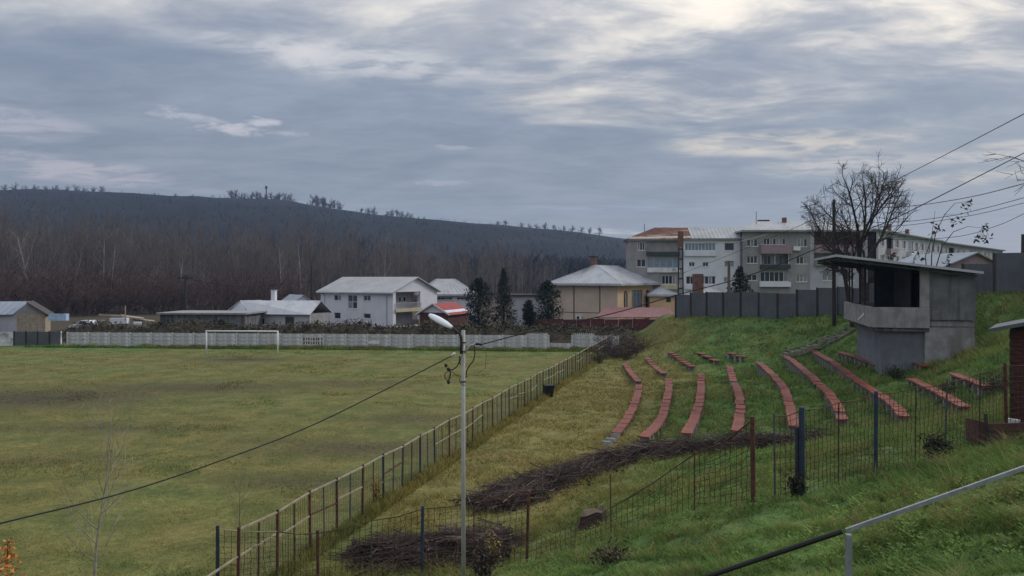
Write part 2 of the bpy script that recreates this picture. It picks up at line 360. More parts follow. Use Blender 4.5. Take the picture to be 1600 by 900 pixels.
def gz(x, y, lumps=True):
    x = np.atleast_1d(np.asarray(x, dtype=float)); y = np.atleast_1d(np.asarray(y, dtype=float))
    z = np.zeros_like(x)
    xc = np.clip(x, -90, 95); yc = np.clip(y, -25, 155)
    for i in range(0, len(x), 20000):
        xx = xc[i:i+20000]; yy = yc[i:i+20000]
        d2 = (xx[:, None]-CP[None, :, 0])**2+(yy[:, None]-CP[None, :, 1])**2
        z[i:i+20000] = (.5*d2*np.log(d2+1e-9))@TW[:len(CP)]+TW[-3]+TW[-2]*xx+TW[-1]*yy
    s, d = fsd(x, y)
    slope = np.maximum(sst(d, 1.5, 5.5), sst(19.5-y, 0., 7.)*sst(x, -9, -4))
    z = z*slope+.0*(1-slope); z = np.maximum(z, -.05)
    beyond = sst(y-wall_y(x), 0., 4)*sst(14-x, 0, 6)
    z = z*(1-beyond)
    mound = np.exp(-((y-wall_y(x)-5.2)/2.6)**2)*sst(20-x, 0, 8)*sst(x, -58, -50)
    z = z+mound*(1.95+.9*fbm(x, y, .22, 1, 3))
    far = np.clip(np.maximum(sst(np.abs(x), 70, 120), sst(y, 130, 170)), 0, 1)
    z = z*(1-far)+far*3.0*sst(x, -10, 60)*sst(y, 20, 80)
    if lumps:
        lm = np.clip(slope*sst(s, -40, -20)+.12, 0, 1)*(1-far)
        amp = np.where(d < 7, .35, 1.0)
        amp = amp*(1+.9*sst(y, 57, 64)*sst(x, 8, 14))
        z = z+lm*amp*(.24*fbm(x, y, .45, 2, 3)+.15*fbm(x, y, 1.9, 3, 2))*np.clip(1.2-y/170, .3, 1)
        z = z+(1-lm)*.05*fbm(x, y, .3, 4, 3)*(1-far)
    return z
YS = np.arange(4, 130, .1)
def atg(px, py, h=0.):
    z = gz(WX(px, YS), YS, False)+h; ray = WZ(py, YS); k = int(np.argmax(ray <= z)); return at(px, py, float(YS[k]))
def g1(x, y): return float(gz([x], [y])[0])

def grass_attrs(x, y):
    x = np.asarray(x, dtype=float); y = np.asarray(y, dtype=float); s, d = fsd(x, y)
    strip = sst(d, -.5, .3)*sst(9.0-d, 0, 3.5)*sst(s, -6, 2)
    dry = strip*(.62-.35*sst(s, 26, 46))+.20*sst(-d, 0, 1.5)*(y < 84)
    lush = sst(d, 5, 12)*.9
    lush = np.maximum(lush, sst(19-y, -3, 2)*sst(x, -4, 1))
    rust = np.exp(-((x-7.5)/3.5)**2-((y-21.5)/2.0)**2)*.30
    dry = dry+rust
    lush = lush
    lush = np.maximum(lush, .75*np.exp(-((y-wall_y(x)+3.)/3.2)**2)*(d < 3))
    dirt = np.zeros_like(x)
    for (px, py, rx, ry, k) in [(60, 622, 8, 4.5, 1.), (300, 606, 9, 3, .8), (560, 700, 4.5, 1.8, .75), (470, 752, 3, 1.2, .7), (640, 655, 3.2, 2.2, .6), (380, 562, 4.5, 1.8, 1.), (150, 668, 6, 1.5, .55), (520, 600, 6, 2, .5), (60, 720, 4, 1, .4), (440, 690, 3, .8, .5)]:
        p = atz(px, py, 0); dirt = np.maximum(dirt, k*np.exp(-((x-p.x)/rx)**2-((y-p.y)/ry)**2))
    back = sst(y-wall_y(x), 1, 3)
    dirt = np.maximum(dirt, 2.5*back*sst(15-x, 0, 4))
    dry = dry*(1-back)
    return np.clip(dry, 0, 1), np.clip(lush*(1-back*.5), 0, 1), np.clip(dirt, 0, 3)
def grass_mat(name, blade=False):
    m = bpy.data.materials.new(name); m.use_nodes = True; n = NB(m.node_tree); bs = m.node_tree.nodes['Principled BSDF']
    pos = n.n('ShaderNodeNewGeometry').outputs['Position']
    def at_(k): o = n.n('ShaderNodeAttribute', attribute_name=k); return o.outputs['Fac']
    dry, lush, dirt = at_('dry'), at_('lush'), at_('dirt')
    flat = n.mapv(pos, (1, 1, .2))
    n1 = n.noise(flat, .13, 5, .6, .4); n2 = n.noise(flat, .55, 6, .62, .3); n3 = n.noise(flat, 3.2, 6, .65); n4 = n.noise(flat, 14., 4, .6)
    olive = n.mix(n.step(n2, .35, .68), (.124, .132, .038), (.190, .176, .058))
    green = n.mix(n.step(n2, .35, .65), (.066, .128, .034), (.124, .204, .056))
    lf = n.m('ADD', n.m('MULTIPLY', lush, 1.0), n.m('MULTIPLY', n.m('SUBTRACT', n1, .47), 3.4), clamp=True)
    lf = n.m('ADD', lf, n.m('MULTIPLY', n.m('SUBTRACT', n2, .5), .7), clamp=True)
    cc = n.mix(lf, olive, green)
    drc = n.mix(n.step(n3, .3, .7), (.210, .160, .055), (.305, .245, .092))
    df = n.m('ADD', dry, n.m('ADD', n.m('MULTIPLY', n.m('SUBTRACT', n2, .52), 1.5), n.m('MULTIPLY', n.m('SUBTRACT', n1, .5), .8)), clamp=True)
    df = n.m('MULTIPLY', df, n.step(n.m('ADD', dry, .12), 0, .35))
    cc = n.mix(n.m('MULTIPLY', df, .85), cc, drc)
    dtc = n.mix(n.step(n3, .35, .65), (.058, .046, .033), (.092, .075, .048))
    cc = n.mix(n.m('MULTIPLY', dirt, n.step(n.m('ADD', n2, n.m('MULTIPLY', n3, .5)), .42, .78), clamp=True), cc, dtc)
    cc = n.mix(n.m('MULTIPLY', n.step(n3, .60, .42), .42), cc, n.mix(1., cc, (.60, .61, .57), 'MULTIPLY'))
    if blade:
        tone = at_('tone'); cc = n.mix(n.step(tone, .0, .8), n.mix(1., cc, (.55, .60, .55), 'MULTIPLY'), n.mix(1., cc, (1.6, 1.55, 1.35), 'MULTIPLY'))
        cc = n.mix(n.step(tone, .9, 1.), cc, (.24, .20, .09))
    else:
        cc = n.mix(n.step(n4, .62, .40), cc, n.mix(1., cc, (.72, .72, .70), 'MULTIPLY'))
        bp = n.n('ShaderNodeBump'); bp.inputs['Strength'].default_value = .7; bp.inputs['Distance'].default_value = .10
        n.link(n.m('ADD', n.m('MULTIPLY', n3, .7), n.m('MULTIPLY', n4, .3)), bp.inputs['Height']); n.link(bp.outputs[0], bs.inputs['Normal'])
    n.link(cc, bs.inputs['Base Color']); bs.inputs['Roughness'].default_value = .9; bs.inputs['Specular IOR Level'].default_value = .15
    if blade:
        tr = n.n('ShaderNodeBsdfTranslucent'); n.link(cc, tr.inputs[0]); ms = n.n('ShaderNodeMixShader'); ms.inputs[0].default_value = .3
        n.link(bs.outputs[0], ms.inputs[1]); n.link(tr.outputs[0], ms.inputs[2]); n.link(ms.outputs[0], m.node_tree.nodes['Material Output'].inputs[0])
    return m
M_ground = grass_mat('grass_ground'); M_blade = grass_mat('grass_blades', True)
def axis(parts):
    r = []
    for a, b_, st in parts: r += list(np.arange(a, b_, st))
    return np.array(r+[parts[-1][1]])
xs = axis([(-3000, -400, 260), (-400, -100, 30), (-100, -34, 1.6), (-34, -14, .5), (-14, 26, .2), (26, 42, .5), (42, 100, 3), (100, 400, 30), (400, 3000, 260)])
ys = axis([(-1500, -100, 140), (-100, -10, 9), (-10, 3, 1), (3, 36, .2), (36, 72, .33), (72, 100, .5), (100, 180, 3), (180, 500, 25), (500, 4000, 250)])
GX, GY = np.meshgrid(xs, ys); gx = GX.ravel(); gy = GY.ravel(); GZ = gz(gx, gy)
nx, ny = len(xs), len(ys)
idx = np.arange(nx*ny).reshape(ny, nx)
quads = np.stack([idx[:-1, :-1], idx[:-1, 1:], idx[1:, 1:], idx[1:, :-1]], -1).reshape(-1, 4)
me = bpy.data.meshes.new('ground')
me.vertices.add(nx*ny); me.vertices.foreach_set('co', np.stack([gx, gy, GZ], -1).astype(np.float32).ravel())
me.loops.add(quads.size); me.loops.foreach_set('vertex_index', quads.astype(np.int32).ravel())
me.polygons.add(len(quads)); me.polygons.foreach_set('loop_start', np.arange(0, quads.size, 4, dtype=np.int32))
for k, v in zip(('dry', 'lush', 'dirt'), grass_attrs(gx, gy)):
    a = me.attributes.new(k, 'FLOAT', 'POINT'); a.data.foreach_set('value', v.astype(np.float32))
me.polygons.foreach_set('use_smooth', np.ones(len(quads), dtype=bool))
me.materials.append(M_ground); me.update(calc_edges=True)
ground = bpy.data.objects.new('ground', me); COL.objects.link(ground)
tag(ground, 'patchy olive football pitch rising into a green grass bank', 'ground', kind='structure')

# hill behind the wood
RID = [(-900, 300), (-400, 301), (0, 304), (150, 307), (300, 312), (450, 320), (520, 331), (600, 341), (700, 350), (800, 357), (900, 364), (985, 374), (1060, 388), (1200, 408), (1500, 425), (1900, 432)]
def ridge_z(px, Y):
    return float(np.interp(px, [r[0] for r in RID], [(HY-r[1])/F*Y+CZ for r in RID]))
HR, H0 = 900., 330.
hv = []; hf = []; NPX, NR = 180, 40
pxs = np.linspace(-900, 1900, NPX); rr = np.r_[np.linspace(H0, HR, NR-8), np.linspace(HR+60, HR+900, 8)]
def hill_z(px, Y):
    zr = ridge_z(px, HR); t = (Y-H0)/(HR-H0)
    if t <= 1: return max(-1., zr*(.25*t+.75*(t*t*(3-2*t))))
    return zr*(1-min(1, (t-1)*.7)**2)-2
for Y in rr:
    for px in pxs:
        X = (px-CX)/F*Y; z = hill_z(px, Y)+(8*float(fbm(X, Y, .006, 0, 4)) if Y < HR-30 else 1.5*float(fbm(X, Y, .02, 0, 3)))
        hv.append((X, Y, z if Y > H0+5 else -1.5))
for i in range(NR-1):
    for j in range(NPX-1): hf.append((i*NPX+j, i*NPX+j+1, (i+1)*NPX+j+1, (i+1)*NPX+j))
me = bpy.data.meshes.new('hill'); me.from_pydata(hv, [], hf); me.polygons.foreach_set('use_smooth', [True]*len(hf))
M_hill = mat('wooded_hillside', (.014, .016, .019), .95, .35, .012, .0, .1, col2=(.022, .028, .018), mixs=(.55, .75), coord='Object')
me.materials.append(M_hill); hill = bpy.data.objects.new('hill', me); COL.objects.link(hill)
tag(hill, 'long wooded hill along the horizon', 'hill', kind='structure')

# ------------------------------------------------------------------ tree generators
def grow(mb, p, d, L, r, lev, P_):
    nseg = P_['seg'][lev]; pts = [Vector(p)]; rad = [r]; d = Vector(d).normalized()
    for i in range(nseg):
        d = (d+Vector((random.gauss(0, 1), random.gauss(0, 1), random.gauss(0, 1)))*P_['wob'][lev]+Vector((0, 0, P_['up'][lev]))).normalized()
        pts.append(pts[-1]+d*(L/nseg)); rad.append(r*(1-(1-P_['tap'][lev])*(i+1)/nseg))
    env = P_.get('env')
    if env and lev > 0:
        for i in range(1, len(pts)):
            q = pts[i]
            if ((q.x-env[0])/env[3])**2+((q.y-env[1])/env[3])**2+((q.z-env[2])/env[4])**2 > random.uniform(.85, 1.1):
                pts = pts[:i+1]; rad = rad[:i+1]; nseg = i; rad[-1] *= .6; break
    mb[min(lev, len(mb)-1)].tube(pts, rad, P_['n'][lev], cap=False)
    if lev+1 < len(P_['seg']):
        k = P_['kids'][lev]; k = random.randint(*k)
        for j in range(k):
            t = P_['start'][lev]+(1-P_['start'][lev])*((j+random.random())/k)
            q = min(int(t*nseg), nseg-1); fr_ = t*nseg-q
            base = pts[q].lerp(pts[q+1], fr_); dd = (pts[q+1]-pts[q]).normalized()
            ax = dd.cross(Vector((random.gauss(0, 1), random.gauss(0, 1), random.gauss(0, 1)))).normalized()
            a = R(random.uniform(*P_['ang'][lev])); nd = dd*math.cos(a)+ax*math.sin(a)
            grow(mb, base, nd, L*random.uniform(*P_['len'][lev])*(1-.45*t*P_.get('cone', 1)), max(rad[q]*P_['rr'][lev], P_.get('rmin', .004)), lev+1, P_)
POPLAR = dict(seg=(6, 4, 2), wob=(.03, .08, .12), up=(.02, .12, .08), tap=(.12, .2, .3), n=(3, 3, 3), kids=((17, 23), (4, 6)), start=(.22, .25), ang=((22, 45), (25, 50)), len=((.26, .40), (.35, .55)), rr=(.34, .5), rmin=.022)
def proto_np(P_, h, r):
    m1 = MB(); m2 = MB(); grow([m1, m2], (0, 0, -.3), (0, 0, 1), h, r, 0, P_); out_ = []
    for m in (m1, m2):
        V = np.array([tuple(v) for v in m.v]); T = []
        for f in m.f: T += [f[0], f[1], f[2], f[0], f[2], f[3]] if len(f) == 4 else list(f[:3])
        out_.append(V[np.array(T)])
    return out_
def scatter(name, protos, spots, mt):
    """spots: (x,y,z,scale_xy,scale_z,rot); one merged mesh"""
    acc = []
    for i, (x, y, z, sx, sz, ro) in enumerate(spots):
        V = protos[i % len(protos)]; c_, s_ = math.cos(ro)*sx, math.sin(ro)*sx
        acc.append(np.stack([V[:, 0]*c_-V[:, 1]*s_+x, V[:, 0]*s_+V[:, 1]*c_+y, V[:, 2]*sz+z], -1))
    return np_mesh(name, np.concatenate(acc), 3, mt)
rnd = random.Random(3)
protos = [proto_np(POPLAR, 20, .17) for _ in range(9)]
trunks = [p[0] for p in protos]; full = [np.concatenate(p) for p in protos]
def forest_front(px): return float(np.interp(px, [-400, 0, 500, 800, 900], [165, 172, 205, 255, 300]))
spots = []
while len(spots) < 1400:
    px = rnd.uniform(-330, 892); f0 = forest_front(px); Y = f0+ (rnd.random()**1.6)*150+2
    h = float(np.interp(px, [-300, 0, 500, 800, 895], [1.14, 1.10, 1.0, .86, .6]))*rnd.uniform(.70, 1.14)
    spots.append((WX(px, Y), Y, max(0., hill_z(px, Y)) if Y > H0 else 0., h*rnd.uniform(.9, 1.25), h, rnd.uniform(0, 6.28)))
fo = scatter('forest', full, spots, M_barkg); tag(fo, 'dense bare grey poplar wood below the hill', 'forest', kind='stuff')
# thicket of red-brown shrubs at the foot of the wood
SHR = dict(seg=(3, 3, 2), wob=(.12, .15, .18), up=(.05, .05, .05), tap=(.4, .3, .3), n=(3, 3, 3), kids=((6, 9), (3, 5)), start=(.1, .2), ang=((20, 60), (25, 60)), len=((.5, .8), (.4, .6)), rr=(.6, .6), rmin=.02, cone=.3)
sprot = []
for _ in range(6):
    acc = []
    for k in range(4):
        m = MB(); grow([m], (random.uniform(-.4, .4), random.uniform(-.4, .4), -.1), (random.uniform(-.5, .5), random.uniform(-.5, .5), 1), 4.2, .05, 0, SHR)
        V = np.array([tuple(v) for v in m.v]); T = []
        for f in m.f: T += [f[0], f[1], f[2], f[0], f[2], f[3]]
        acc.append(V[np.array(T)])
    sprot.append(np.concatenate(acc))
spots = []
for i in range(210):
    px = rnd.uniform(-120, 470) if i < 150 else rnd.uniform(470, 880); Y = forest_front(px)-rnd.uniform(2, 26); h = rnd.uniform(.8, 1.9) if px < 470 else rnd.uniform(.7, 1.2)
    spots.append((WX(px, Y), Y, -.1, h*1.3, h, rnd.uniform(0, 6.28)))
th = scatter('thicket', sprot, spots, M_twig); tag(th, 'red brown twiggy thicket at the foot of the wood', 'thicket', kind='stuff')
# far trees over the hill
CROWN = dict(seg=(2, 2), wob=(.05, .12), up=(.02, .1), tap=(.4, .3), n=(3, 3), kids=((11, 14),), start=(.2,), ang=((20, 55),), len=((.4, .62),), rr=(.6,), rmin=.16, cone=.6)
hp = []
for _ in range(6):
    m = MB(); grow([m], (0, 0, 0), (0, 0, 1), 11, .35, 0, CROWN); V = np.array([tuple(v) for v in m.v]); T = []
    for f in m.f: T += [f[0], f[1], f[2], f[0], f[2], f[3]]
    hp.append(V[np.array(T)])
spots = []
for i in range(5200):
    px = rnd.uniform(-200, 1060); Y = H0+rnd.random()**1.1*(HR-60-H0)
    if Y > 560 and rnd.random() < .65: continue
    X = WX(px, Y); s_ = rnd.uniform(.8, 1.4)*(1.-.72*min(1., (Y-H0)/300))
    spots.append((X, Y, hill_z(px, Y)+8*float(fbm(X, Y, .006, 0, 4))-1.5, s_*1.3, s_, rnd.uniform(0, 6.28)))
M_hillt = mat('hill_wood', (.020, .020, .021), .95, .4, .02)
hw = scatter('hill_wood', hp, spots, M_hillt); tag(hw, 'dark bare woodland covering the hillside', 'woodland', kind='stuff')
# individual trees and the mast standing out on the ridge
RT = dict(seg=(3, 3, 2), wob=(.05, .12, .15), up=(.0, .04, .03), tap=(.4, .3, .3), n=(4, 3, 3), kids=((16, 19), (11, 14)), start=(.28, .12), ang=((12, 74), (20, 55)), len=((.46, .60), (.35, .5)), rr=(.5, .5), rmin=.10, cone=.6)
rprot = []
for _ in range(5):
    m1, m2 = MB(), MB(); grow([m1, m2], (0, 0, -1), (0, 0, 1), 8.5, .4, 0, RT)
    rprot.append((m1.mesh('trunk', M_twig), m2.mesh('crown', M_twig)))
RC = [([8, 24, 40, 55, 70, 88, 103, 118, 132, 147, 161], .95, 'small bare tree in the fringe at the left end of the ridge', 'ridge trees at the left'),
      ([240, 274, 301], .6, 'lone small bare tree on the open ridge left of the mast', 'lone ridge trees'),
      ([360, 368, 376, 383, 394, 401, 408, 413, 424, 431, 438, 446, 455], 1.05, 'bare tree in the clump around the ridge mast', 'ridge trees around the mast'),
      ([488, 495, 503, 509, 516, 523, 530], 1.15, 'bare tree in the tight clump right of the mast', 'ridge tree clump right of the mast'),
      ([566, 575, 585, 604, 612, 619, 627, 635, 643], .85, 'bare tree along the falling middle of the ridge', 'mid ridge trees'),
      ([778, 789, 815, 827, 839, 852, 866, 880, 894, 908, 922, 936], .72, 'small bare tree near the low right end of the ridge', 'ridge trees at the right')]
k = 0
for pl, sc_, lb, gr in RC:
    for px in pl:
        Y = HR-4; X = WX(px, Y); t = thing('ridge_tree', lb, 'tree', (X, Y, ridge_z(px, HR)-.8), gr); s_ = sc_*rnd.uniform(.85, 1.2); ro = rnd.uniform(0, 6.28); k += 1
        for nm, me_ in zip(('trunk', 'crown'), rprot[k % 5]):
            o = bpy.data.objects.new(nm, me_); COL.objects.link(o); o.parent = t
        t.rotation_euler.z = ro; t.scale = (s_*1.5, s_*1.5, s_*1.25)
X = WX(416, HR); zb = ridge_z(416, HR)
t = thing('radio_mast', 'thin antenna mast among the trees on the ridge', 'mast', (X, HR, zb-1))
MB().tube([(X, HR, zb-1), (X, HR, zb+21)], [.75, .55], 6).build('mast_pole', M_post, t)
MB().box(Fr((X, HR, zb+17), 0), -1.1, 1.1, -1, 1, 0, 3.5).build('antenna_cluster', M_post, t)
# pale trunks that stand out in front of the wood
bt = [(15, 352, 7, 'leaning'), (44, 370, 12, ''), (105, 395, 7, ''), (160, 365, 9, ''), (172, 372, 7, ''), (232, 415, 9, ''), (278, 405, 10, ''), (315, 425, 6, ''), (440, 390, 8, ''), (470, 385, 9, ''), (600, 372, 6, '')]
BIR = dict(POPLAR); BIR.update(n=(5, 4, 3), rmin=.02, kids=((9, 13), (3, 5)), len=((.22, .36), (.4, .6)))
blab = ['leaning pale trunked tree above the house at the far left edge', 'tall forked white trunked tree behind the left house', 'slim pale trunk leaning over the red brown shrubs', 'left of two close pale trunks above the junk heap', 'right of two close pale trunks above the junk heap', 'pale leaning trunk just left of the utility pole', 'white forked trunk beside the wooden utility pole', 'thin pale trunk right of the utility pole', 'pale trunk above the long low white house', 'straight pale trunk above the chimney of the low house', 'faint pale trunk above the white two storey house']
for (px, ty, wd, _), lb in zip(bt, blab):
    Y = forest_front(px)-3; h = (WZ(ty, Y))*1.05; X = WX(px, Y)
    t = thing('pale_tree', lb, 'tree', (X, Y, 0), 'pale trunks in front of the wood')
    lean = .18 if 'lean' in lb else .04
    m1, m2 = MB(), MB(); grow([m1, m2], (X, Y, -.3), (rnd.uniform(-lean, lean)+(lean if 'lean' in lb else 0), 0, 1), h, .022*wd, 0, BIR)
    m1.build('trunk', M_birch, t, True); m2.build('crown', M_barkl, t)

# ------------------------------------------------------------------ buildings
def rect(fr, px0, py0, px1, py1):
    a0, c1 = fr.hit(px0, py0); a1, c0 = fr.hit(px1, py1); a2, _ = fr.hit(px0, py1)
    return (a0, a1, min(c0, fr.hit(px0, py1)[1]), max(c1, fr.hit(px1, py0)[1]))
rwin = random.Random(99)
def window(bld, fr, r, cols=2, rows=1, fm=None, gm=None, rec=.1, sill=True, bar=.07):
    fm = fm or M_frame; gm = gm or M_glass; a0, a1, c0, c1 = r; m = MB()
    m.box(fr, a0, a1, rec, rec+.08, c0, c0+bar).box(fr, a0, a1, rec, rec+.08, c1-bar, c1)
    xs_ = [a0+(a1-a0)*i/cols for i in range(cols+1)]; zs_ = [c0+(c1-c0)*i/rows for i in range(rows+1)]
    for i, x in enumerate(xs_):
        l = 0 if i == 0 else bar/2; rr_ = 0 if i == cols else bar/2
        l, rr_ = (0, bar) if i == 0 else ((bar, 0) if i == cols else (bar/2, bar/2))
        m.box(fr, x-l, x+rr_, rec, rec+.08, c0+bar, c1-bar)
    for z in zs_[1:-1]: m.box(fr, a0+bar, a1-bar, rec+.01, rec+.07, z-bar/2, z+bar/2)
    o = m.build('window', fm, bld)
    for i in range(cols):
        for j in range(rows):
            MB().box(fr, xs_[i]+.02, xs_[i+1]-.02, rec+.03, rec+.05, zs_[j]+.02, zs_[j+1]-.02).build('pane', M_curt if (gm is M_glass and rwin.random() < .22) else gm, o)
    if sill: MB().box(fr, a0-.06, a1+.06, -.07, rec, c0-.07, c0-.005).build('sill', fm, o)
    return o
def slab_roof(pts, th):
    m = MB(); n = Vector((pts[1]-pts[0])).cross(Vector(pts[2]-pts[0])).normalized()
    if n.z < 0: n = -n
    return m.prism(pts, -n*th)
def seams(mb, p0, p1, q0, q1, n, h=.05, w_=.05):
    """raised standing seams from eave edge p0..p1 to ridge edge q0..q1"""
    for i in range(n+1):
        t = i/n; a = p0.lerp(p1, t); c_ = q0.lerp(q1, t); mb.bar(a+Vector((0, 0, h*.4)), c_+Vector((0, 0, h*.4)), w_, h)
    return mb

# --- white two-storey house
def white_house():
    c0 = at(614, 456, 120); fr = Fr((c0.x, c0.y, 0), -R(30)); L = 15.2; W = 11.8; E = c0.z; RZ = E+2.35
    t = thing('white_house', 'white two storey house with pale gable roof and corner balcony', 'house', (c0.x, c0.y, 0))
    fl = Fr(fr(-L, 0, 0), fr.ang)
    holes = []
    rs = [(522, 461, 533, 469.5, 2, 1), (543.5, 461, 558, 482, 2, 2), (568, 461.5, 579, 470, 2, 1), (522, 488.5, 532, 498, 1, 1), (568, 490, 579, 497.5, 1, 1)]
    rr_ = [rect(fl, *r[:4]) for r in rs]
    MB().wall(fl, 0, L, -.3, E, rr_).build('wall', M_white, t)
    for q, r in zip(rr_, rs): window(t, fl, q, r[4], r[5], M_frame, M_glass)
    fg = Fr(fr(0, 0, 0), fr.ang+R(90))        # gable side: a runs away from camera, b points left into the house
    h1 = rect(fg, 619, 457, 660, 482.5); h2 = rect(fg, 619, 490, 660, 506)
    h1 = (.7, W*.60, 2.95, E-.05); h2 = (.7, W*.60, .15, 2.35)
    MB().wall(fg, .302, W, -.3, E, [h1, h2]).build('wall', M_white, t)
    MB().prism([fg(0, 0, E), fg(W, 0, E), fg(W/2, 0, RZ-.12)], fg.f*.3).build('gable', M_white, t)
    bw = MB().wall(fg, .5, W*.64, 0, E, [(1.2, 2.2, .2, 2.1), (4.0, 4.7, 3.9, 4.7), (5.2, 5.9, 3.9, 4.7), (1.2, 2.2, 3.0, 5.0)], .15, 2.0).build('recess_wall', M_grey2, t)
    for q in ((1.2, 2.2, .2, 2.1), (1.2, 2.2, 3.0, 5.0)): MB().box(fg, q[0], q[1], 2.05, 2.1, q[2], q[3]).build('door', M_dkframe, t)
    for q in ((4.0, 4.7, 3.9, 4.7), (5.2, 5.9, 3.9, 4.7)): window(t, Fr(fg(0, 2.0, 0), fg.ang), q, 1, 1, M_frame, M_glass, .05)
    MB().box(fg, .5, W*.62, -.25, 1.98, 2.38, 2.9).build('balcony_floor', M_yellow, t)
    ra = MB().box(fg, .5, W*.62, -.2, -.12, 3.75, 3.82)
    for i in range(32): ra.box(fg, .55+i*.21, .59+i*.21, -.19, -.14, 2.9, 3.75)
    ra.build('balcony_railing', M_grey2, t)
    rf = thing_part = slab_roof([fr(-L-.5, -.6, E-.1), fr(.5, -.6, E-.1), fr(.5, W/2, RZ), fr(-L-.5, W/2, RZ)], .14).build('roof', M_roofw, t)
    slab_roof([fr(-L-.5, W+.6, E-.1), fr(.5, W+.6, E-.1), fr(.5, W/2, RZ), fr(-L-.5, W/2, RZ)], .14).build('roof', M_roofw, t)
    seams(MB(), fr(-L-.5, -.6, E-.1), fr(.5, -.6, E-.1), fr(-L-.5, W/2, RZ), fr(.5, W/2, RZ), 26).build('seam', M_roofw, rf)
    MB().tube([fr(-L-.5, -.66, E-.22), fr(.5, -.66, E-.22)], .08, 6).build('gutter', M_roofm, rf)
    for a in (-L+.9, -1.2):
        MB().tube([fr(a, -.66, E-.25), fr(a, -.08, E-.7), fr(a, -.08, 0)], .06, 6).build('downpipe', M_grey2, t)
white_house()

def hip_house(name, label, corner, ang, L, W, E, RZ, wallL, wallR, roofm, over=.7, seam=18, ridge=.35):
    """corner nearest the camera; left wall runs L to the left, right wall runs W away"""
    fr = Fr((corner[0], corner[1], 0), ang); t = thing(name, label, 'house', (corner[0], corner[1], 0))
    e = [fr(-L-over, -over, E), fr(over, -over, E), fr(over, W+over, E), fr(-L-over, W+over, E)]
    if L >= W: r0, r1 = fr(-L+W*ridge, W/2, RZ), fr(-W*ridge, W/2, RZ); faces = [(e[0], e[1], r1, r0), (e[1], e[2], r1), (e[2], e[3], r0, r1), (e[3], e[0], r0)]
    else: r0, r1 = fr(-L/2, L*ridge, RZ), fr(-L/2, W-L*ridge, RZ); faces = [(e[0], e[1], r0), (e[1], e[2], r1, r0), (e[2], e[3], r1), (e[3], e[0], r0, r1)]
    first = None
    for fa in faces:
        o = slab_roof([Vector(p) for p in fa], .1).build('roof', roofm, t); first = first or o
        if len(fa) == 4: seams(MB(), fa[0], fa[1], fa[3], fa[2], seam).build('seam', roofm, o)
        else: seams(MB(), fa[0], fa[1], fa[2]+(fa[0]-fa[1])*.02, fa[2]+(fa[1]-fa[0])*.02, seam).build('seam', roofm, o)
    fas = MB()
    for i in range(4): fas.bar(e[i]-Vector((0, 0, .18)), e[(i+1) % 4]-Vector((0, 0, .18)), .06, .26)
    fas.build('fascia', M_roofm, first)
    return fr, t
# --- orange house with arched windows
c0 = at(965, 443, 112)
fr, t = hip_house('orange_house', 'orange and tan house with pale hipped metal roof and arched windows', (c0.x, c0.y), -R(32), 10.5, 15.0, c0.z, 9.75, None, None, M_roofm, .95, 16)
fl = Fr(fr(-10.5, 0, 0), fr.ang); E = c0.z
MB().wall(fl, 0, 10.5, -.3, E-.12, []).build('wall', M_cream, t)
for a in (3.3, 7.6): MB().box(fl, a, a+.12, -.06, -.003, 0, E-.2).build('pilaster_strip', M_dkframe, t)
MB().box(fl, 0, 10.5, -.03, -.003, 2.55, 2.63).build('band', M_dkframe, t)
ac = MB().box(fl, 3.9, 4.8, -.4, -.05, 1.5, 2.15).build('air_conditioner', M_frame, t)
MB().tube([fl(4.25, -.42, 1.83), fl(4.25, -.405, 1.83)], .24, 12).build('fan_grille', M_post, ac)
fg = Fr(fr(0, 0, 0), fr.ang+R(90))
H = [(2.2, 3.7, 3.0, 5.9), (5.2, 9.4, 2.0, 5.9), (10.8, 12.4, 3.0, 5.9)]
MB().wall(fg, .302, 15.0, -.3, E-.12, H).build('wall', M_orange, t)
for i, h in enumerate(H):
    wv = window(t, fg, h, 3 if i == 1 else 2, 1, M_dkframe, M_glassb if i == 1 else M_glass, .12)
    if i != 1:
        for s_ in (-1, 1):        # spandrels that round the head of the opening
            xc, hw_ = (h[0]+h[1])/2, (h[1]-h[0])/2; pts = [fg(xc+s_*hw_, .02, h[3]+.01)]
            for q in range(7): a = math.pi/2*q/6; pts.append(fg(xc+s_*hw_*math.sin(a), .02, h[3]-hw_+hw_*math.cos(a)+.0))
            MB().prism(pts, fg.f*.1).build('arch_spandrel', M_orange, wv)
MB().box(fg, 2.9, 3.6, -.35, -.03, 2.0, 2.7).build('air_conditioner', M_frame, t)
ch = MB().box(Fr(fr(-7.5, 7.5, 0), fr.ang), -.42, .42, -.42, .42, 7.5, 11.1).build('chimney', M_chim, t)
MB().box(Fr(fr(-7.5, 7.5, 0), fr.ang), -.55, .55, -.55, .55, 11.1, 11.25).build('chimney_cap', M_post, ch)
MB().box(Fr(fr(-5.6, 5.0, 0), fr.ang), -.5, .5, -.3, .3, 8.9, 9.6).build('roof_hatch', M_roofb, t)
fr2, t2 = hip_house('orange_extension', 'small orange building with pale roof right of the orange house', (WX(1057, 120), 120), R(0), 4.2, 5, WZ(460, 120), WZ(449, 122), None, None, M_roofm, .4, 6)
MB().box(fr2, -4.2, 0, 0, 5, -.2, WZ(460, 120)-.1).build('wall', M_orange, t2); MB().box(fr2, -1.6, -.9, -.03, -.004, 4.0, 4.8).build('window', M_glass, t2)
fr2, t2 = hip_house('fence_side_house', 'pale roof peeking over the metal fence beside the brick pillar', (WX(1142, 97), 97), R(4), 4.6, 5, WZ(461, 97), WZ(447, 99), None, None, M_roofw, .3, 8)
MB().box(fr2, -4.6, 0, 0, 5, 3, WZ(461, 97)-.1).build('wall', M_cream, t2)
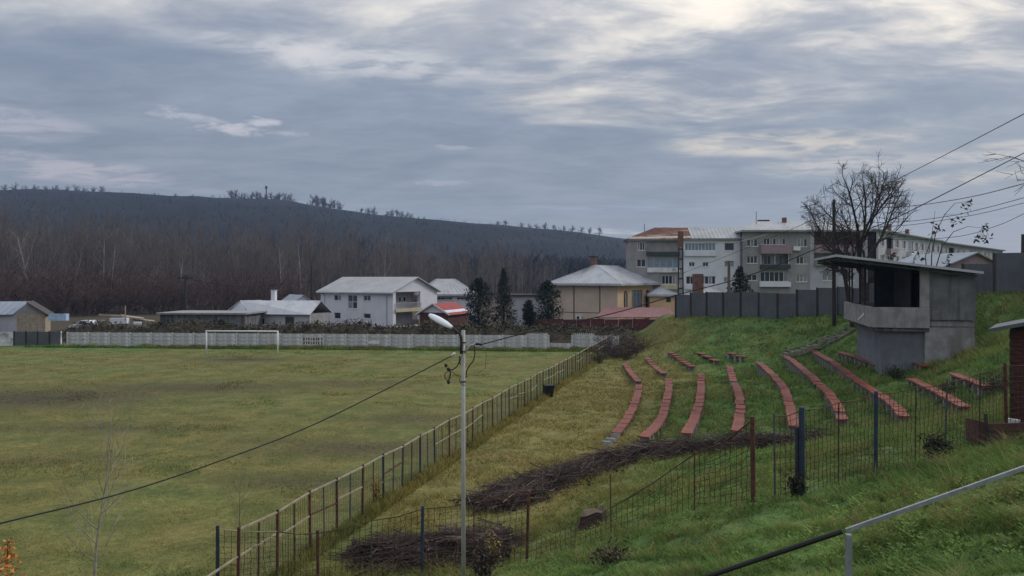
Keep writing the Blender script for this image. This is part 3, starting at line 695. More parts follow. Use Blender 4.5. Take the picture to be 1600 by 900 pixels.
# dark red fence and canopy before the orange house
t = thing('metal_canopy', 'dark red sheet canopy beside the orange house', 'canopy', (13, 104, 0))
cf = Fr((WX(930, 104), 104, 0), -R(6)); 
cz0, cz1 = WZ(496, 104), WZ(481, 107)
rf = slab_roof([cf(0, 0, cz0), cf(10.6, 0, cz0+.1), cf(10.6, 5, cz1), cf(1.6, 5, cz1)], .08).build('roof', M_mauve, t)
seams(MB(), cf(0, 0, cz0), cf(10.6, 0, cz0+.1), cf(1.6, 5, cz1), cf(10.6, 5, cz1), 22, .06, .06).build('seam', M_mauve, rf)
for a in (.4, 5.3, 10.2): MB().box(cf, a-.06, a+.06, .2, .32, -.2, cz0-.06).build('post', M_dkred, t)
t = thing('red_metal_fence', 'dark red sheet metal fence below the orange house', 'fence', (WX(850, 101), 101, 0))
ff = Fr((WX(835, 101), 101, 0), 0)
for i in range(10): MB().box(ff, i*1.85, i*1.85+1.8, (i % 2)*.02, .05+(i % 2)*.02, 0, 2.35+.05*math.sin(i*2.1)).build('panel', M_dkred, t)
# --- pale hipped house behind the white one
c0 = at(684, 461, 140)
fr, t = hip_house('hipped_house', 'pale house with ribbed hipped roof behind the white house', (WX(742, 138), 138), R(12), 9.5, 8.5, WZ(459.5, 138), 7.6, M_white, M_white, M_roofw, .6, 12)
fl = Fr(fr(-9.5, 0, 0), fr.ang); E = WZ(459.5, 138)
hh = [rect(fl, 683, 464.5, 707, 468.5), rect(fl, 714, 464.5, 736, 468.5)]
MB().wall(fl, 0, 9.5, -.3, E-.12, hh).build('wall', M_white, t)
for q in hh: window(t, fl, q, 4, 1, M_frame, M_glass, .1)
MB().box(fl, 0, 9.5, .302, 8.5, -.3, E-.15).build('wall_core', M_white, t)
# --- small red roofed shed
fr = Fr((WX(656, 108), 108, 0), -R(20)); t = thing('red_roof_shed', 'small shed with bright red roof and white gable', 'shed', fr(0, 0, 0))
W_, D_ = 4.3, 7.0; E = WZ(488, 108); RZ = WZ(474, 108)
MB().box(fr, 0, W_, 0, D_, -.2, E).build('wall', M_dkred, t)
MB().prism([fr(0, 0, E), fr(W_, 0, E), fr(W_/2, 0, RZ-.08)], fr.f*D_).build('gable', M_white, t)
for s_ in (0, 1):
    x0 = -.45 if s_ == 0 else W_+.45
    ro = slab_roof([fr(x0, -.4, E-.3), fr(x0, D_+.3, E-.3), fr(W_/2, D_+.3, RZ), fr(W_/2, -.4, RZ)], .08).build('roof', M_redroof, t)
    MB().bar(fr(x0, -.42, E-.3), fr(W_/2, -.42, RZ), .06, .16).build('barge_board', M_frame, ro)
# --- grey shed between the conifers
fr = Fr((WX(800, 125), 125, 0), R(3)); t = thing('grey_shed', 'low grey shed glimpsed between the dark conifers', 'shed', fr(0, 0, 0))
MB().wall(fr, 0, 5.4, -.2, WZ(462, 125), [(2.6, 3.9, 0, 2.3)]).build('wall', M_grey2, t)
MB().box(fr, 2.6, 3.9, .1, .15, 0, 2.3).build('door', M_dkframe, t)
MB().box(fr, -.3, 5.7, -.5, 5, WZ(462, 125), WZ(460, 125)).build('roof', M_dkframe, t)
# --- long low white house with the wavy metal roof
fr = Fr((WX(393, 113), 113, 0), -R(12)); t = thing('low_white_house', 'long low house with silvery metal roof and white chimney', 'house', fr(0, 0, 0))
E = WZ(490, 113); RZ = WZ(469, 116); L = 9.3; D_ = 6.6
MB().wall(fr, 0, L, -.2, E, [(1.2, 2.1, .9, 1.9), (5.4, 6.8, 0, 2.1)]).build('wall', M_grey2, t)
window(t, fr, (1.2, 2.1, .9, 1.9), 2, 1, M_frame, M_glass); MB().box(fr, 5.4, 6.8, .1, .16, 0, 2.1).build('door', M_dkframe, t)
fg = Fr(fr(0, D_, 0), fr.ang-R(90))
fgl = Fr(fr(-4.9, 2.2, 0), fr.ang)
MB().box(fr, .302, L, .302, D_, -.2, E-.02).build('wall_core', M_grey, t)
pk = fr(-2.4, 3.2, RZ)
MB().prism([fr(-4.9, 1.2, E), fr(-.02, 0.02, E), fr(-2.4, 1.0, RZ-.1)], fr.f*.25).build('gable', M_white, t)
MB().box(fr, -4.6, -.3, 1.0, D_, -.2, E-.01).build('wall', M_grey2, t)
ro = slab_roof([fr(-.1, -.4, E-.05), fr(L+.2, -.4, E-.05), fr(L+.2, D_/2, RZ), fr(-2.4, D_/2-1.9, RZ)], .1).build('roof', M_roofm, t)
seams(MB(), fr(-.1, -.4, E-.05), fr(L+.2, -.4, E-.05), fr(-2.4, D_/2-1.9, RZ), fr(L+.2, D_/2, RZ), 14).build('seam', M_roofm, ro)
slab_roof([fr(-2.4, D_/2-1.9, RZ), fr(L+.2, D_/2, RZ), fr(L+.2, D_+.4, E), fr(-5.2, D_+.4, E)], .1).build('roof', M_roofm, t)
slab_roof([fr(-5.3, .9, E-.1), fr(-2.4, D_/2-2.4, RZ), fr(-2.4, D_+.3, RZ-.1), fr(-5.3, D_+.3, E-.1)], .1).build('roof', M_roofm, t)
ch = MB().box(Fr(fr(1.6, 3.6, 0), fr.ang), -.32, .32, -.32, .32, RZ-.6, WZ(454, 116)).build('chimney', M_white, t)
MB().box(Fr(fr(1.6, 3.6, 0), fr.ang), -.4, .4, -.4, .4, WZ(454, 116)+.0, WZ(454, 116)+.1).build('chimney_cap', M_grey2, ch)
fr = Fr((WX(452, 116), 116, 0), R(35)); t = thing('side_wing', 'small grey gabled wing joined between low house and white house', 'house', fr(0, 0, 0))
MB().box(fr, 0, 4.2, 0, 6, -.2, WZ(478, 116)).build('wall', M_grey2, t)
for s_ in (0, 1):
    x0 = -.3 if s_ == 0 else 4.5
    slab_roof([fr(x0, -.3, WZ(479, 116)), fr(x0, 6, WZ(479, 116)), fr(2.1, 6, WZ(461, 116)), fr(2.1, -.3, WZ(461, 116))], .1).build('roof', M_roofb, t)
MB().prism([fr(0, 0, WZ(478, 116)), fr(4.2, 0, WZ(478, 116)), fr(2.1, 0, WZ(463, 116))], fr.f*5.9).build('gable', M_grey2, t)
# --- flat concrete annex
fr = Fr((WX(250, 106), 106, 0), -R(3)); t = thing('concrete_annex', 'flat roofed grey concrete garage left of the low house', 'garage', fr(0, 0, 0))
MB().wall(fr, 0, 12, -.2, WZ(491, 106), [(3.2, 3.9, 1.2, 1.9), (8.2, 9.0, 1.2, 1.9)]).build('wall', M_conc, t)
MB().box(fr, .302, 11.7, .302, 7, -.2, WZ(491, 106)-.02).build('wall_core', M_conc, t)
for a in (3.2, 8.2): MB().box(fr, a, a+.75, .1, .14, 1.2, 1.9).build('opening', M_dark, t)
MB().box(fr, -.3, 12.3, -.5, 7.3, WZ(491, 106), WZ(488.4, 106)).build('roof_slab', M_conc_p, t)
# --- house at the left edge
fr = Fr((WX(26, 106), 106, 0), R(25)); t = thing('small_house', 'small house with blue grey roof at the far left edge', 'house', fr(0, 0, 0))
E = WZ(491, 106); RZ = WZ(471, 108)
MB().box(fr, -7, 0, 0, 6, -.2, E).build('wall', M_grey2, t)
MB().box(fr, .002, 3.4, .0, 6, -.2, E).build('wall', M_wood, t)
MB().prism([fr(-.3, 0, E), fr(3.4, 0, E), fr(1.2, 0, RZ-.2)], fr.f*6).build('gable', M_grey, t)
ro = slab_roof([fr(-9, -.5, E), fr(-.4, -.5, E), fr(1.2, 3.0, RZ), fr(-9, 3.0, RZ)], .1).build('roof', M_roofb, t)
seams(MB(), fr(-9, -.5, E), fr(-.4, -.5, E), fr(-9, 3, RZ), fr(1.2, 3, RZ), 12).build('seam', M_roofb, ro)
slab_roof([fr(1.2, -.5, RZ), fr(1.2, 6.3, RZ), fr(3.9, 6.3, E-.2), fr(3.9, -.5, E-.2)], .1).build('roof', M_dkframe, t)
MB().box(fr, -3.0, -2.2, -.03, -.004, .9, 1.9).build('window', M_glass, t)
# --- apartment blocks
def flatblock(name, label, fr, L, D_, z0, E, sections, roofs, holes_w, extra):
    pass
def apt_a():
    Y = 124; fr = Fr((WX(984, Y), Y, 0), -R(4)); t = thing('apartment_block', 'four storey block with half rusty half pale roof', 'apartment block', fr(0, 0, 0)); L = WX(1162, Y)-WX(983, Y); D_ = 8
    sp = fr.hit(1068, 400)[0]; E = fr.hit(1068, 375.5)[1]; RZ = WZ(355.5, Y+3.6); lo = 1.5
    r = lambda *q: rect(fr, *q)
    log4 = r(1011, 377, 1061, 394); log3 = r(1012, 403, 1061, 418)
    w1 = [r(996, 378.5, 1007.5, 391), r(995, 405, 1009, 417), r(1034, 430.5, 1056, 444), r(992, 431, 1006, 443)]
    MB().wall(fr, 0, sp, lo, E, [log4, log3]+w1).build('wall', M_grey, t)
    MB().box(fr, log4[0]-.2, log4[1]+.2, 1.6, 1.8, log4[2]-.3, log4[3]+.3).build('loggia_back_wall', M_grey, t)
    fb = Fr(fr(0, 1.45, 0), fr.ang)
    window(t, fb, (log4[0]+.2, log4[0]+1.7, log4[2]+.5, log4[3]-.2), 2, 1, M_frame, M_glass, .05, False); window(t, fb, (log4[0]+2.6, log4[0]+3.4, log4[2]+.1, log4[3]-.2), 1, 1, M_dkframe, M_glass, .05, False)
    q = r(1010, 393.5, 1062, 400); MB().box(fr, q[0], q[1], -.35, -.003, q[2], q[3]).build('balcony_parapet', M_grnp, t)
    window(t, fr, log3, 5, 1, M_grey2, M_glassb, .06, False)
    q = r(1011, 418.5, 1062, 425.5); MB().box(fr, q[0], q[1], -.3, -.003, q[2], q[3]).build('balcony_parapet', M_wallc, t)
    q = r(1031, 444.5, 1062, 452); MB().box(fr, q[0], q[1], -.25, -.003, q[2], q[3]).build('balcony_parapet', M_yellow, t)
    for q, c_ in zip(w1, (3, 2, 4, 2)): window(t, fr, q, c_, 1, M_frame, M_glass)
    w2 = [r(1070, 380, 1118, 391.5), r(1132, 379.5, 1147.5, 391.5), r(1076.5, 409.5, 1085.5, 416.5), r(1098, 409.5, 1107, 416.5), r(1132, 407.5, 1147.5, 417), r(1072, 431.5, 1085, 444), r(1096, 431.5, 1118, 444), r(1131, 433, 1141, 441)]
    MB().wall(fr, sp+.004, L, lo, E, w2).build('wall', M_white, t)
    for q, c_ in zip(w2, (9, 1, 2, 2, 2, 2, 4, 2)): window(t, fr, q, c_, 1, M_frame, M_glass if c_ != 9 else M_glassb)
    for q in (r(1069, 392, 1119, 400), r(1070, 444.5, 1120, 452)): MB().box(fr, q[0]+.02, q[1], -.3, -.003, q[2], q[3]).build('balcony_parapet', M_white, t)
    MB().box(fr, .0, L, .302, D_, lo, E).build('wall_core', M_grey, t)
    MB().box(fr, -.3, L-.1, -.35, D_+.3, E, E+.28).build('cornice', M_grey, t)
    E2 = E+.285; o = .45
    def roof(a0, a1, m_, hipl):
        x0 = a0-o if hipl else a0; rx = a0+4.6 if hipl else a0
        p = [fr(x0, -o, E2), fr(a1, -o, E2), fr(a1, D_/2, RZ), fr(rx, D_/2, RZ)]
        ob = slab_roof(p, .1).build('roof', m_, t); seams(MB(), p[0], p[1], p[3], p[2], 14, .05, .06).build('seam', m_, ob)
        slab_roof([fr(x0, D_+o, E2), fr(a1, D_+o, E2), fr(a1, D_/2, RZ), fr(rx, D_/2, RZ)], .1).build('roof', m_, t)
        if hipl: slab_roof([fr(x0, -o, E2), fr(x0, D_+o, E2), fr(rx, D_/2, RZ)], .1).build('roof', m_, t)
    roof(0, sp+1.2, M_rustroof, True); roof(sp+1.21, L, M_roofw, False)
    MB().tube([fr(2.6, 2.5, E2), fr(2.6, 2.5, E2+2.6)], .05, 5).build('aerial', M_post, t)
apt_a()
def apt_b():
    Y = 121; fr = Fr((WX(1161, Y), Y, 0), -R(2)); t = thing('apartment_block', 'four storey grey block with stacked balconies and brown loggia', 'apartment block', fr(0, 0, 0)); L = WX(1352, Y)-WX(1160.5, Y); D_ = 10
    E = fr.hit(1200, 362)[1]; RZ = WZ(346, Y+5); lo = 1.5; r = lambda *q: rect(fr, *q)
    ws = [(1167, 374, 1184, 385, 3), (1246, 373, 1261.5, 385.5, 3), (1167, 400, 1183.5, 411.5, 3), (1244, 401, 1261.5, 412.5, 3), (1188, 424.5, 1232, 440, 6), (1244, 429, 1261.5, 440.5, 3), (1285, 428, 1301, 438.5, 2), (1167, 429, 1183, 438.5, 2), (1193, 372.5, 1227.5, 382.5, 7), (1318, 428, 1335, 438, 3), (1322, 400, 1338, 412, 3)]
    rs = [r(*q[:4]) for q in ws]; lg3 = r(1188, 397, 1232, 413); lg4 = r(1272, 362.5, 1345, 382.5); lg3b = r(1272, 396, 1312, 409)
    mid = r(1266, 380, 1267, 381)[0]
    inL = lambda q: (q[0]+q[1])/2 < mid
    MB().wall(fr, 0, mid, lo, E, [q for q in rs+[lg3] if inL(q)]).build('wall', M_grey, t)
    MB().wall(fr, mid+.003, L, lo, E, [q for q in rs+[lg4, lg3b] if not inL(q)]).build('wall', M_grey2, t)
    for q, s_ in zip(rs, ws): window(t, fr, q, s_[4], 1, M_frame, M_glass)
    for q in (lg3, lg3b): MB().box(fr, q[0]-.2, q[1]+.2, 1.5, 1.7, q[2]-.3, q[3]+.3).build('loggia_back_wall', M_grey2, t)
    MB().box(fr, lg4[0]-.2, lg4[1]+.2, .9, 1.0, lg4[2]-.3, lg4[3]+.2).build('loggia_back_wall', M_brownp, t)
    for i in range(9): MB().box(fr, lg4[0]+i*(lg4[1]-lg4[0])/9+.02, lg4[0]+(i+1)*(lg4[1]-lg4[0])/9-.02, .3, .36, lg4[2], lg4[3]).build('loggia_panel', M_brownp, t)
    fb = Fr(fr(0, 1.4, 0), fr.ang); window(t, fb, (lg3[0]+.9, lg3[0]+2.1, lg3[2], lg3[3]-.2), 2, 1, M_frame, M_glass, .03, False); window(t, fb, (lg3[1]-1.6, lg3[1]-.5, lg3[2], lg3[3]-.2), 2, 1, M_frame, M_glass, .03, False)
    for i in range(3): MB().box(fr, lg3[0]+i*(lg3[1]-lg3[0]-.08)/2, lg3[0]+i*(lg3[1]-lg3[0]-.08)/2+.08, -.2, -.12, lg3[2], lg3[3]).build('balcony_post', M_frame, t)
    for q, m_, dp in ((r(1187, 383, 1236, 396.5), M_mauvep, .8), (r(1187, 413.5, 1233, 419.5), M_grnp, .8), (r(1272, 383, 1346, 395), M_mauvep, .7), (r(1272, 409.5, 1312, 415), M_grey, .7), (r(1186, 440.5, 1234, 448), M_white, .6)):
        MB().box(fr, q[0], q[1], -dp, -.003, q[2], q[3]).build('balcony_parapet', m_, t)
    MB().box(fr, *r(1238, 385, 1239, 386)[:1]*1, r(1249, 385, 1250, 386)[0], -.5, -.02, r(1238, 385, 1249, 391.5)[2], r(1238, 385, 1249, 391.5)[3]).build('air_conditioner', M_frame, t)
    MB().box(fr, 0, L, .302, D_, lo, lg3[2]-.35).build('wall_core', M_grey, t); MB().box(fr, 0, L, 1.75, D_, lg3[2]-.3, E).build('wall_core', M_grey, t)
    MB().box(fr, -.35, L+.2, -.9, D_+.3, E, E+.22).build('cornice', M_grey2, t)
    E2 = E+.225; p = [fr(-.4, -.95, E2), fr(L+.4, -.95, E2), fr(L+.4, D_/2, RZ), fr(3.4, D_/2, RZ)]
    ob = slab_roof(p, .1).build('roof', M_roofw, t); seams(MB(), p[0], p[1], p[3], p[2], 26, .05, .06).build('seam', M_roofw, ob)
    slab_roof([fr(-.4, D_+.4, E2), fr(L+.4, D_+.4, E2), fr(L+.4, D_/2, RZ), fr(3.4, D_/2, RZ)], .1).build('roof', M_roofw, t)
    slab_roof([fr(-.4, -.95, E2), fr(-.4, D_+.4, E2), fr(3.4, D_/2, RZ)], .1).build('roof', M_roofw, t)
    for px in (1239,): a = fr.hit(px, 350)[0]; MB().box(fr, a-.3, a+.3, 4, 4.6, RZ-1.6, RZ+.55).build('chimney', M_chim, t)
    a = fr.hit(1190, 350)[0]; MB().tube([fr(a, 3, E2+.4), fr(a, 3, E2+3.2)], .05, 5).build('aerial', M_post, t)
    a = fr.hit(1212, 350)[0]; MB().box(fr, a-.9, a+.9, 6.2, 7, RZ-.1, RZ+.35).build('roof_vent', M_dkframe, t)
apt_b()
def apt_long(label, p0, p1, E, RZ, D_, lo, nb, mats, yo):
    v = Vector(p1)-Vector(p0); L = v.length; fr = Fr((p0[0], p0[1], 0), math.atan2(v.y, v.x)); t = thing('apartment_block', label, 'apartment block', fr(0, 0, 0))
    bw = L/nb; holes = []; bal = []
    for i in range(nb):
        for f_ in range(4):
            z = E-2.2-f_*2.75
            if i % 3 == 1: bal.append((i*bw+.2, (i+1)*bw-.2, z-.3, z+1.5, f_))
            else: holes.append((i*bw+bw*.25, i*bw+bw*.75, z, z+1.35))
    MB().wall(fr, 0, L, lo, E, holes+[q[:4] for q in bal]).build('wall', mats[0], t)
    for q in holes: window(t, fr, q, 2, 1, M_frame, M_glass)
    for j, q in enumerate(bal):
        if (j+q[4]) % 3: window(t, fr, q[:4], 4, 1, M_frame, M_glassb if j % 2 else M_glass, .1, False)
        MB().box(fr, q[0]-.1, q[1]+.1, -.7, -.003, q[2]-.9, q[2]-.02).build('balcony_parapet', mats[1+(j % (len(mats)-1))], t)
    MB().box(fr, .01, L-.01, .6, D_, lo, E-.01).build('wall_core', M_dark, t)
    MB().box(fr, -.3, L+.3, -.6, D_+.3, E, E+.25).build('cornice', M_grey, t)
    p = [fr(-.4, -.7, E+.255), fr(L+.4, -.7, E+.255), fr(L+.4, D_/2, RZ), fr(-.4, D_/2, RZ)]
    ob = slab_roof(p, .1).build('roof', M_roofw, t); seams(MB(), p[0], p[1], p[3], p[2], nb*2, .05, .06).build('seam', M_roofw, ob)
    slab_roof([fr(-.4, D_+.4, E+.255), fr(L+.4, D_+.4, E+.255), fr(L+.4, D_/2, RZ), fr(-.4, D_/2, RZ)], .1).build('roof', M_roofw, t)
    return fr, t, L
fr, t, L = apt_long('long pale block receding behind the bare tree', (57.0, 119.5), (86.5, 155.0), 15.0, 15.9, 11, 1.5, 10, (M_grey2, M_mauvep, M_white, M_wallc), 0)
for a, h in ((20, 1.6), (33, 1.3)): MB().box(fr, a, a+.6, 3, 3.6, 15.3, 15.8+h).build('chimney', M_chim, t)
apt_long('distant pale block at the right behind the gabled shed', (88.5, 158.0), (131, 205), 14.9, 15.7, 11, 1.5, 12, (M_grey, M_white, M_grey2), 0)
# --- gabled shed and gate behind the right hand fence
fr = Fr((WX(1476, 64), 64, 0), R(10)); t = thing('gabled_shed', 'grey brown gabled shed behind the grandstand box', 'shed', fr(0, 0, 5.5)); gz0 = 4.5
E = WZ(414, 64); RZ = WZ(393.5, 64)
MB().box(fr, 0, 5.2, 0, 7.5, gz0, E).build('wall', M_mauvep, t)
MB().prism([fr(0, 0, E), fr(5.2, 0, E), fr(2.9, 0, RZ-.08)], fr.f*7.5).build('gable', M_mauvep, t)
slab_roof([fr(-.4, -.3, E-.15), fr(2.9, -.3, RZ), fr(2.9, 7.6, RZ), fr(-.4, 7.6, E-.15)], .1).build('roof', M_roofb, t)
ob = slab_roof([fr(5.7, -.3, E-.15), fr(2.9, -.3, RZ), fr(4.6, 7.6, RZ), fr(9.5, 7.6, E-.15)], .1).build('roof', M_wood, t)
# brick chimney pillar, masts and roofs behind the metal fence
t = tag(MB().box(Fr(at(1090.5, 428, 92), 0), -.55, .55, -.5, .5, -6, 0).build('brick_pillar', M_chim, loc=(WX(1090, 92), 92, 3)), 'square brown brick chimney rising behind the metal fence', 'chimney')
def pole(name, label, px, ty, Y, base, w0, m_=None, parts=None):
    x = WX(px, Y); zt = WZ(ty, Y); t = thing(name, label, 'utility pole', (x, Y, base))
    MB().tube([(x, Y, base-.3), (x, Y, zt)], [w0, w0*.7], 8).build('shaft', m_ or M_post, t); return t, Vector((x, Y, zt))
t, p = pole('utility_pole', 'weathered round post behind the metal fence near the spruce', 1139, 408, 88, 3.4, .22, M_barkg)
# lattice concrete pole
Y = 90; x = WX(1063.5, Y); zt = WZ(363, Y); t = thing('lattice_pole', 'ladder like concrete power pole before the rusty roofed block', 'utility pole', (x, Y, 3))
fr = Fr((x, Y, 0), 0)
for s_ in (-1, 1): MB().quadbox([fr(s_*.34-.06, -.12, 2), fr(s_*.34+.06, -.12, 2), fr(s_*.34+.06, .12, 2), fr(s_*.34-.06, .12, 2), fr(s_*.2-.06, -.12, zt), fr(s_*.2+.06, -.12, zt), fr(s_*.2+.06, .12, zt), fr(s_*.2-.06, .12, zt)]).build('leg', M_post, t)
for i in range(9): z = 3+i*1.15; MB().box(fr, -.24, .24, -.08, .08, z, z+.18).build('rung', M_post, t)
MB().box(fr, -.3, .3, -.15, .15, zt-1.7, zt+.1).build('cap', M_chim, t)
LAT_TOP = Vector((x, Y, zt))
t, p = pole('utility_pole', 'wooden utility pole with crossarm before the dark wood', 290, 430, 128, 0, .3)
MB().bar(p+Vector((-1.3, 0, -.5)), p+Vector((1.3, 0, -.5)), .16, .2).build('crossarm', M_post, t)
for k in (-1.1, -.4, .4, 1.1): MB().tube([p+Vector((k, 0, -.4)), p+Vector((k, 0, 0))], .09, 6).build('insulator', M_post, t)
PL = p
t, p = pole('utility_pole', 'dark slim pole behind the left end of the white house', 487, 414, 130, 0, .2); PM = p
Y = 64; t, PB = pole('utility_pole', 'tall dark power pole rising behind the grandstand box', 1303, 312, Y, g1(WX(1303, Y), Y), .18)
MB().bar(PB+Vector((-.5, 0, -3.0)), PB+Vector((.9, 0, -3.6)), .08, .08).build('bracket', M_post, t)
MB().tube([PB+Vector((.25+.45*math.sin(a*.5), -.1, -5.6+.45*math.cos(a*.5))) for a in range(13)], .035, 4).build('cable_coil', M_black, t)
Y = 58; t, p = pole('utility_pole', 'dark post rising from the right end of the metal fence', 1599, 366, Y, 6.0, .2)

# ------------------------------------------------------------------ concrete wall at the end of the pitch
t = thing('concrete_wall', 'whitewashed precast concrete wall along the far end of the pitch', 'wall', (-20, wall_y(-20), 0))
X0, X1 = -50.6, 11.4; nb = 25; mp = {}
def wp(x): return Vector((x, wall_y(x), 0))
step = (X1-X0)/nb; ang = math.atan2(wall_y(X1)-wall_y(X0), X1-X0); L = math.hypot(step, wall_y(step)-wall_y(0))
F0 = Fr((0, 0, 0), 0)
post_me = MB().box(F0, -.06, .06, -.045, .045, -.3, 1.635).mesh('post', M_wallc)
slab_me = []
for k in range(3):
    m = MB().box(F0, -L/2+.062, L/2-.062, -.03, .03, 0, .385)
    slab_me.append(m.mesh('slab', M_wallc))
m = MB().box(F0, -L/2+.1, L/2-.1, -.03, .03, 0, .06).box(F0, -L/2+.1, L/2-.1, -.03, .03, .36, .40)
for i in range(9): a = -L/2+.1+i*(L-.26)/8; m.box(F0, a, a+.06+.06*(i % 2), -.03, .03, .06, .36)
perf_me = m.mesh('slab', M_wallc)
m = MB().box(F0, -L/2+.1, L/2-.1, -.03, .03, 0, .1)
for i in range(11): a = -L/2+.1+i*(L-.33)/10; m.box(F0, a, a+.13, -.03, .03, .1, .24)
cren_me = m.mesh('slab', M_wallc)
rw = random.Random(5)
cren = (21, 23)
for i in range(nb+1):
    p = wp(X0+i*step); inst('post', post_me, (p.x, p.y, 0), (0, rw.gauss(0, .008), ang), (1, 1, 1), t)
    if i == nb: break
    c_ = wp(X0+(i+.5)*step); low_ = i in (22,)
    for j in range(4):
        if low_ and j > 1: continue
        me_ = slab_me[rw.randrange(3)]
        if i in (11,) and j in (1, 2): me_ = perf_me
        inst('slab', me_, (c_.x, c_.y+rw.gauss(0, .02), j*.415-.04), (rw.gauss(0, .006), rw.gauss(0, .004), ang), (1, 1, 1), t)
    if i in cren: inst('slab', cren_me, (c_.x, c_.y, 1.605), (0, 0, ang), (1, 1, 1), t)
p = wp(-30+19.3)
tag(MB().box(Fr((WX(581, 83), wall_y(WX(581, 83))-.12, .55), ang), -.6, .6, 0, .04, 0, .32).build('notice_board', M_white_p, loc=(WX(581, 83), 84, .5)), 'small blank white board fixed on the concrete wall', 'board')
# gate at the left of the wall
gx0, gx1 = WX(26, 88.5), WX(99, 88.5); t = thing('metal_gate', 'dark grey sheet gate at the left end of the concrete wall', 'gate', ((gx0+gx1)/2, wall_y(gx0), 0))
n_ = 4; gy = wall_y((gx0+gx1)/2)+.3; st_ = (gx1-gx0)/n_; fg_ = Fr((gx0, gy, 0), 0)
for i in range(n_): MB().box(fg_, i*st_+.05, (i+1)*st_-.05, (i % 2)*.03, .05+(i % 2)*.03, .05, 1.62).build('gate_panel', M_metalf, t)
for i in range(n_+1): MB().box(fg_, i*st_-.045, i*st_+.045, -.06, .1, -.2, 1.7).build('gate_post', M_post if i < n_ else M_wallc, t)
t = thing('concrete_wall', 'short whitewashed wall piece left of the grey gate', 'wall', (gx0-4, gy, 0))
for i in range(3):
    for j in range(4): MB().box(fg_, -2.5*(i+1)+.1, -2.5*i-.12, 0, .06, j*.4, j*.4+.385).build('slab', M_wallc, t)
    MB().box(fg_, -2.5*(i+1)-.08, -2.5*(i+1)+.08, -.05, .1, -.2, 1.66).build('post', M_wallc, t)
# ------------------------------------------------------------------ goal
pl, pr = atz(322.5, 555, 0), atz(437, 556, 0); t = thing('football_goal', 'white football goal frame without a net', 'goal', (pl+pr)/2)
pr = pl+(pr-pl).normalized()*7.4
for p in (pl, pr): MB().tube([p-Vector((0, 0, .1)), p+Vector((0, 0, 2.44))], .075, 8).build('goal_post', M_white_p, t, True)
MB().tube([pl+Vector((-.06, 0, 2.44)), pr+Vector((.06, 0, 2.44))], .075, 8).build('crossbar', M_white_p, t, True)

# ------------------------------------------------------------------ corrugated metal fence on top of the bank
FP = [(WX(1056, 82), 82.), (WX(1130, 77), 77.), (WX(1215, 72.5), 72.5), (WX(1310, 68), 68.), (WX(1382, 63), 63.), (30.8, 52.5), (33.6, 50.2), (39., 47.)]
t = thing('sheet_metal_fence', 'grey sheet metal fence along the top of the grass bank', 'fence', (22, 76, 4))
def corr(fr, L, h, n=10):
    m = MB(); k = len(m.v); pr_ = []
    for i in range(n+1):
        a = L*i/n; d = .045 if i % 2 else 0.; pr_.append((a, d))
    for (a, d) in pr_: m.v += [fr(a, -d, 0), fr(a, -d, h), fr(a, -d+.012, h), fr(a, -d+.012, 0)]
    for i in range(n):
        q = 4*i
        for j in range(4): m.f.append((q+j, q+(j+1) % 4, q+4+(j+1) % 4, q+4+j))
    m.f.append((0, 1, 2, 3)); m.f.append((4*n+3, 4*n+2, 4*n+1, 4*n)); return m
rf_ = random.Random(11); carry = 0
for i in range(len(FP)-1):
    a, b_ = Vector((*FP[i], 0)), Vector((*FP[i+1], 0)); n_ = max(1, round((b_-a).length/1.95)); an = math.atan2(b_.y-a.y, b_.x-a.x)
    for j in range(n_):
        p = a.lerp(b_, j/n_); q = a.lerp(b_, (j+1)/n_); z = min(g1(p.x, p.y), g1(q.x, q.y))-.12; h = (2.62 if i < 4 else 2.75)+rf_.uniform(-.1, .1)
        fr = Fr((p.x, p.y, z), an+rf_.gauss(0, .01)); L = (q-p).length
        corr(fr, L-.07, h, 9).build('panel', M_metalf, t)
        MB().box(Fr((p.x, p.y, z), an), -.05, .05, -.13, -.055, -.2, h+.04).build('post', M_post, t)
# brown metal gate behind right end
fr = Fr((WX(1523, 56), 56, 5.3), R(-8)); t = thing('sheet_gate', 'brown grey sheet gate leaf between shed and metal fence', 'gate', fr(0, 0, 0))
MB().box(fr, 0, 1.75, 0, .06, 0, 2.9).build('gate_leaf', M_mauvep, t); MB().box(fr, 1.78, 1.95, -.05, .1, -.2, 3.5).build('gate_post', M_post, t); MB().box(fr, .9, 1.5, -.05, -.003, 1.2, 1.4).build('latch', M_post, t)

# ------------------------------------------------------------------ grandstand box (commentary booth)
BA = math.atan2(-UX, UY)        # frame: a = along the right-hand normal, b = along the touchline
c0 = at(1358, 479, 45); fr = Fr((c0.x, c0.y, 0), BA); gb = 2.2
t = thing('commentary_box', 'raised concrete commentary box with slanting flat roof', 'booth', (c0.x, c0.y, 2.6))
zf, zp = WZ(510.5, 45), WZ(479, 45); DL = 9.5; WT = 5.55
# plinth
MB().box(fr, .75, 3.0, .35, DL-.6, gb-.6, zf-.25).build('plinth', M_conc_b, t)
MB().box(fr, 3.0, WT+.0, .15, DL-.3, gb-.6, 5.35).build('base_wall', M_conc_p, t)
MB().box(fr, .35, 3.2, .1, DL-.1, zf-.25, zf-.002).build('floor_slab', M_conc, t)
# parapet: field side, near side, far side
pa = MB().box(fr, 0, .16, .0, DL, zf, zp).build('parapet', M_conc_p, t)
MB().box(fr, .163, 3.2, -.03, .14, zf-.03, zp-.03).build('parapet', M_conc_p, t)
MB().box(fr, .163, 3.2, DL-.15, DL, zf, zp).build('parapet', M_conc_p, t)
MB().box(fr, .17, WT, .142, DL-.152, zf+.005, zf+.1).build('floor', M_conc, t)
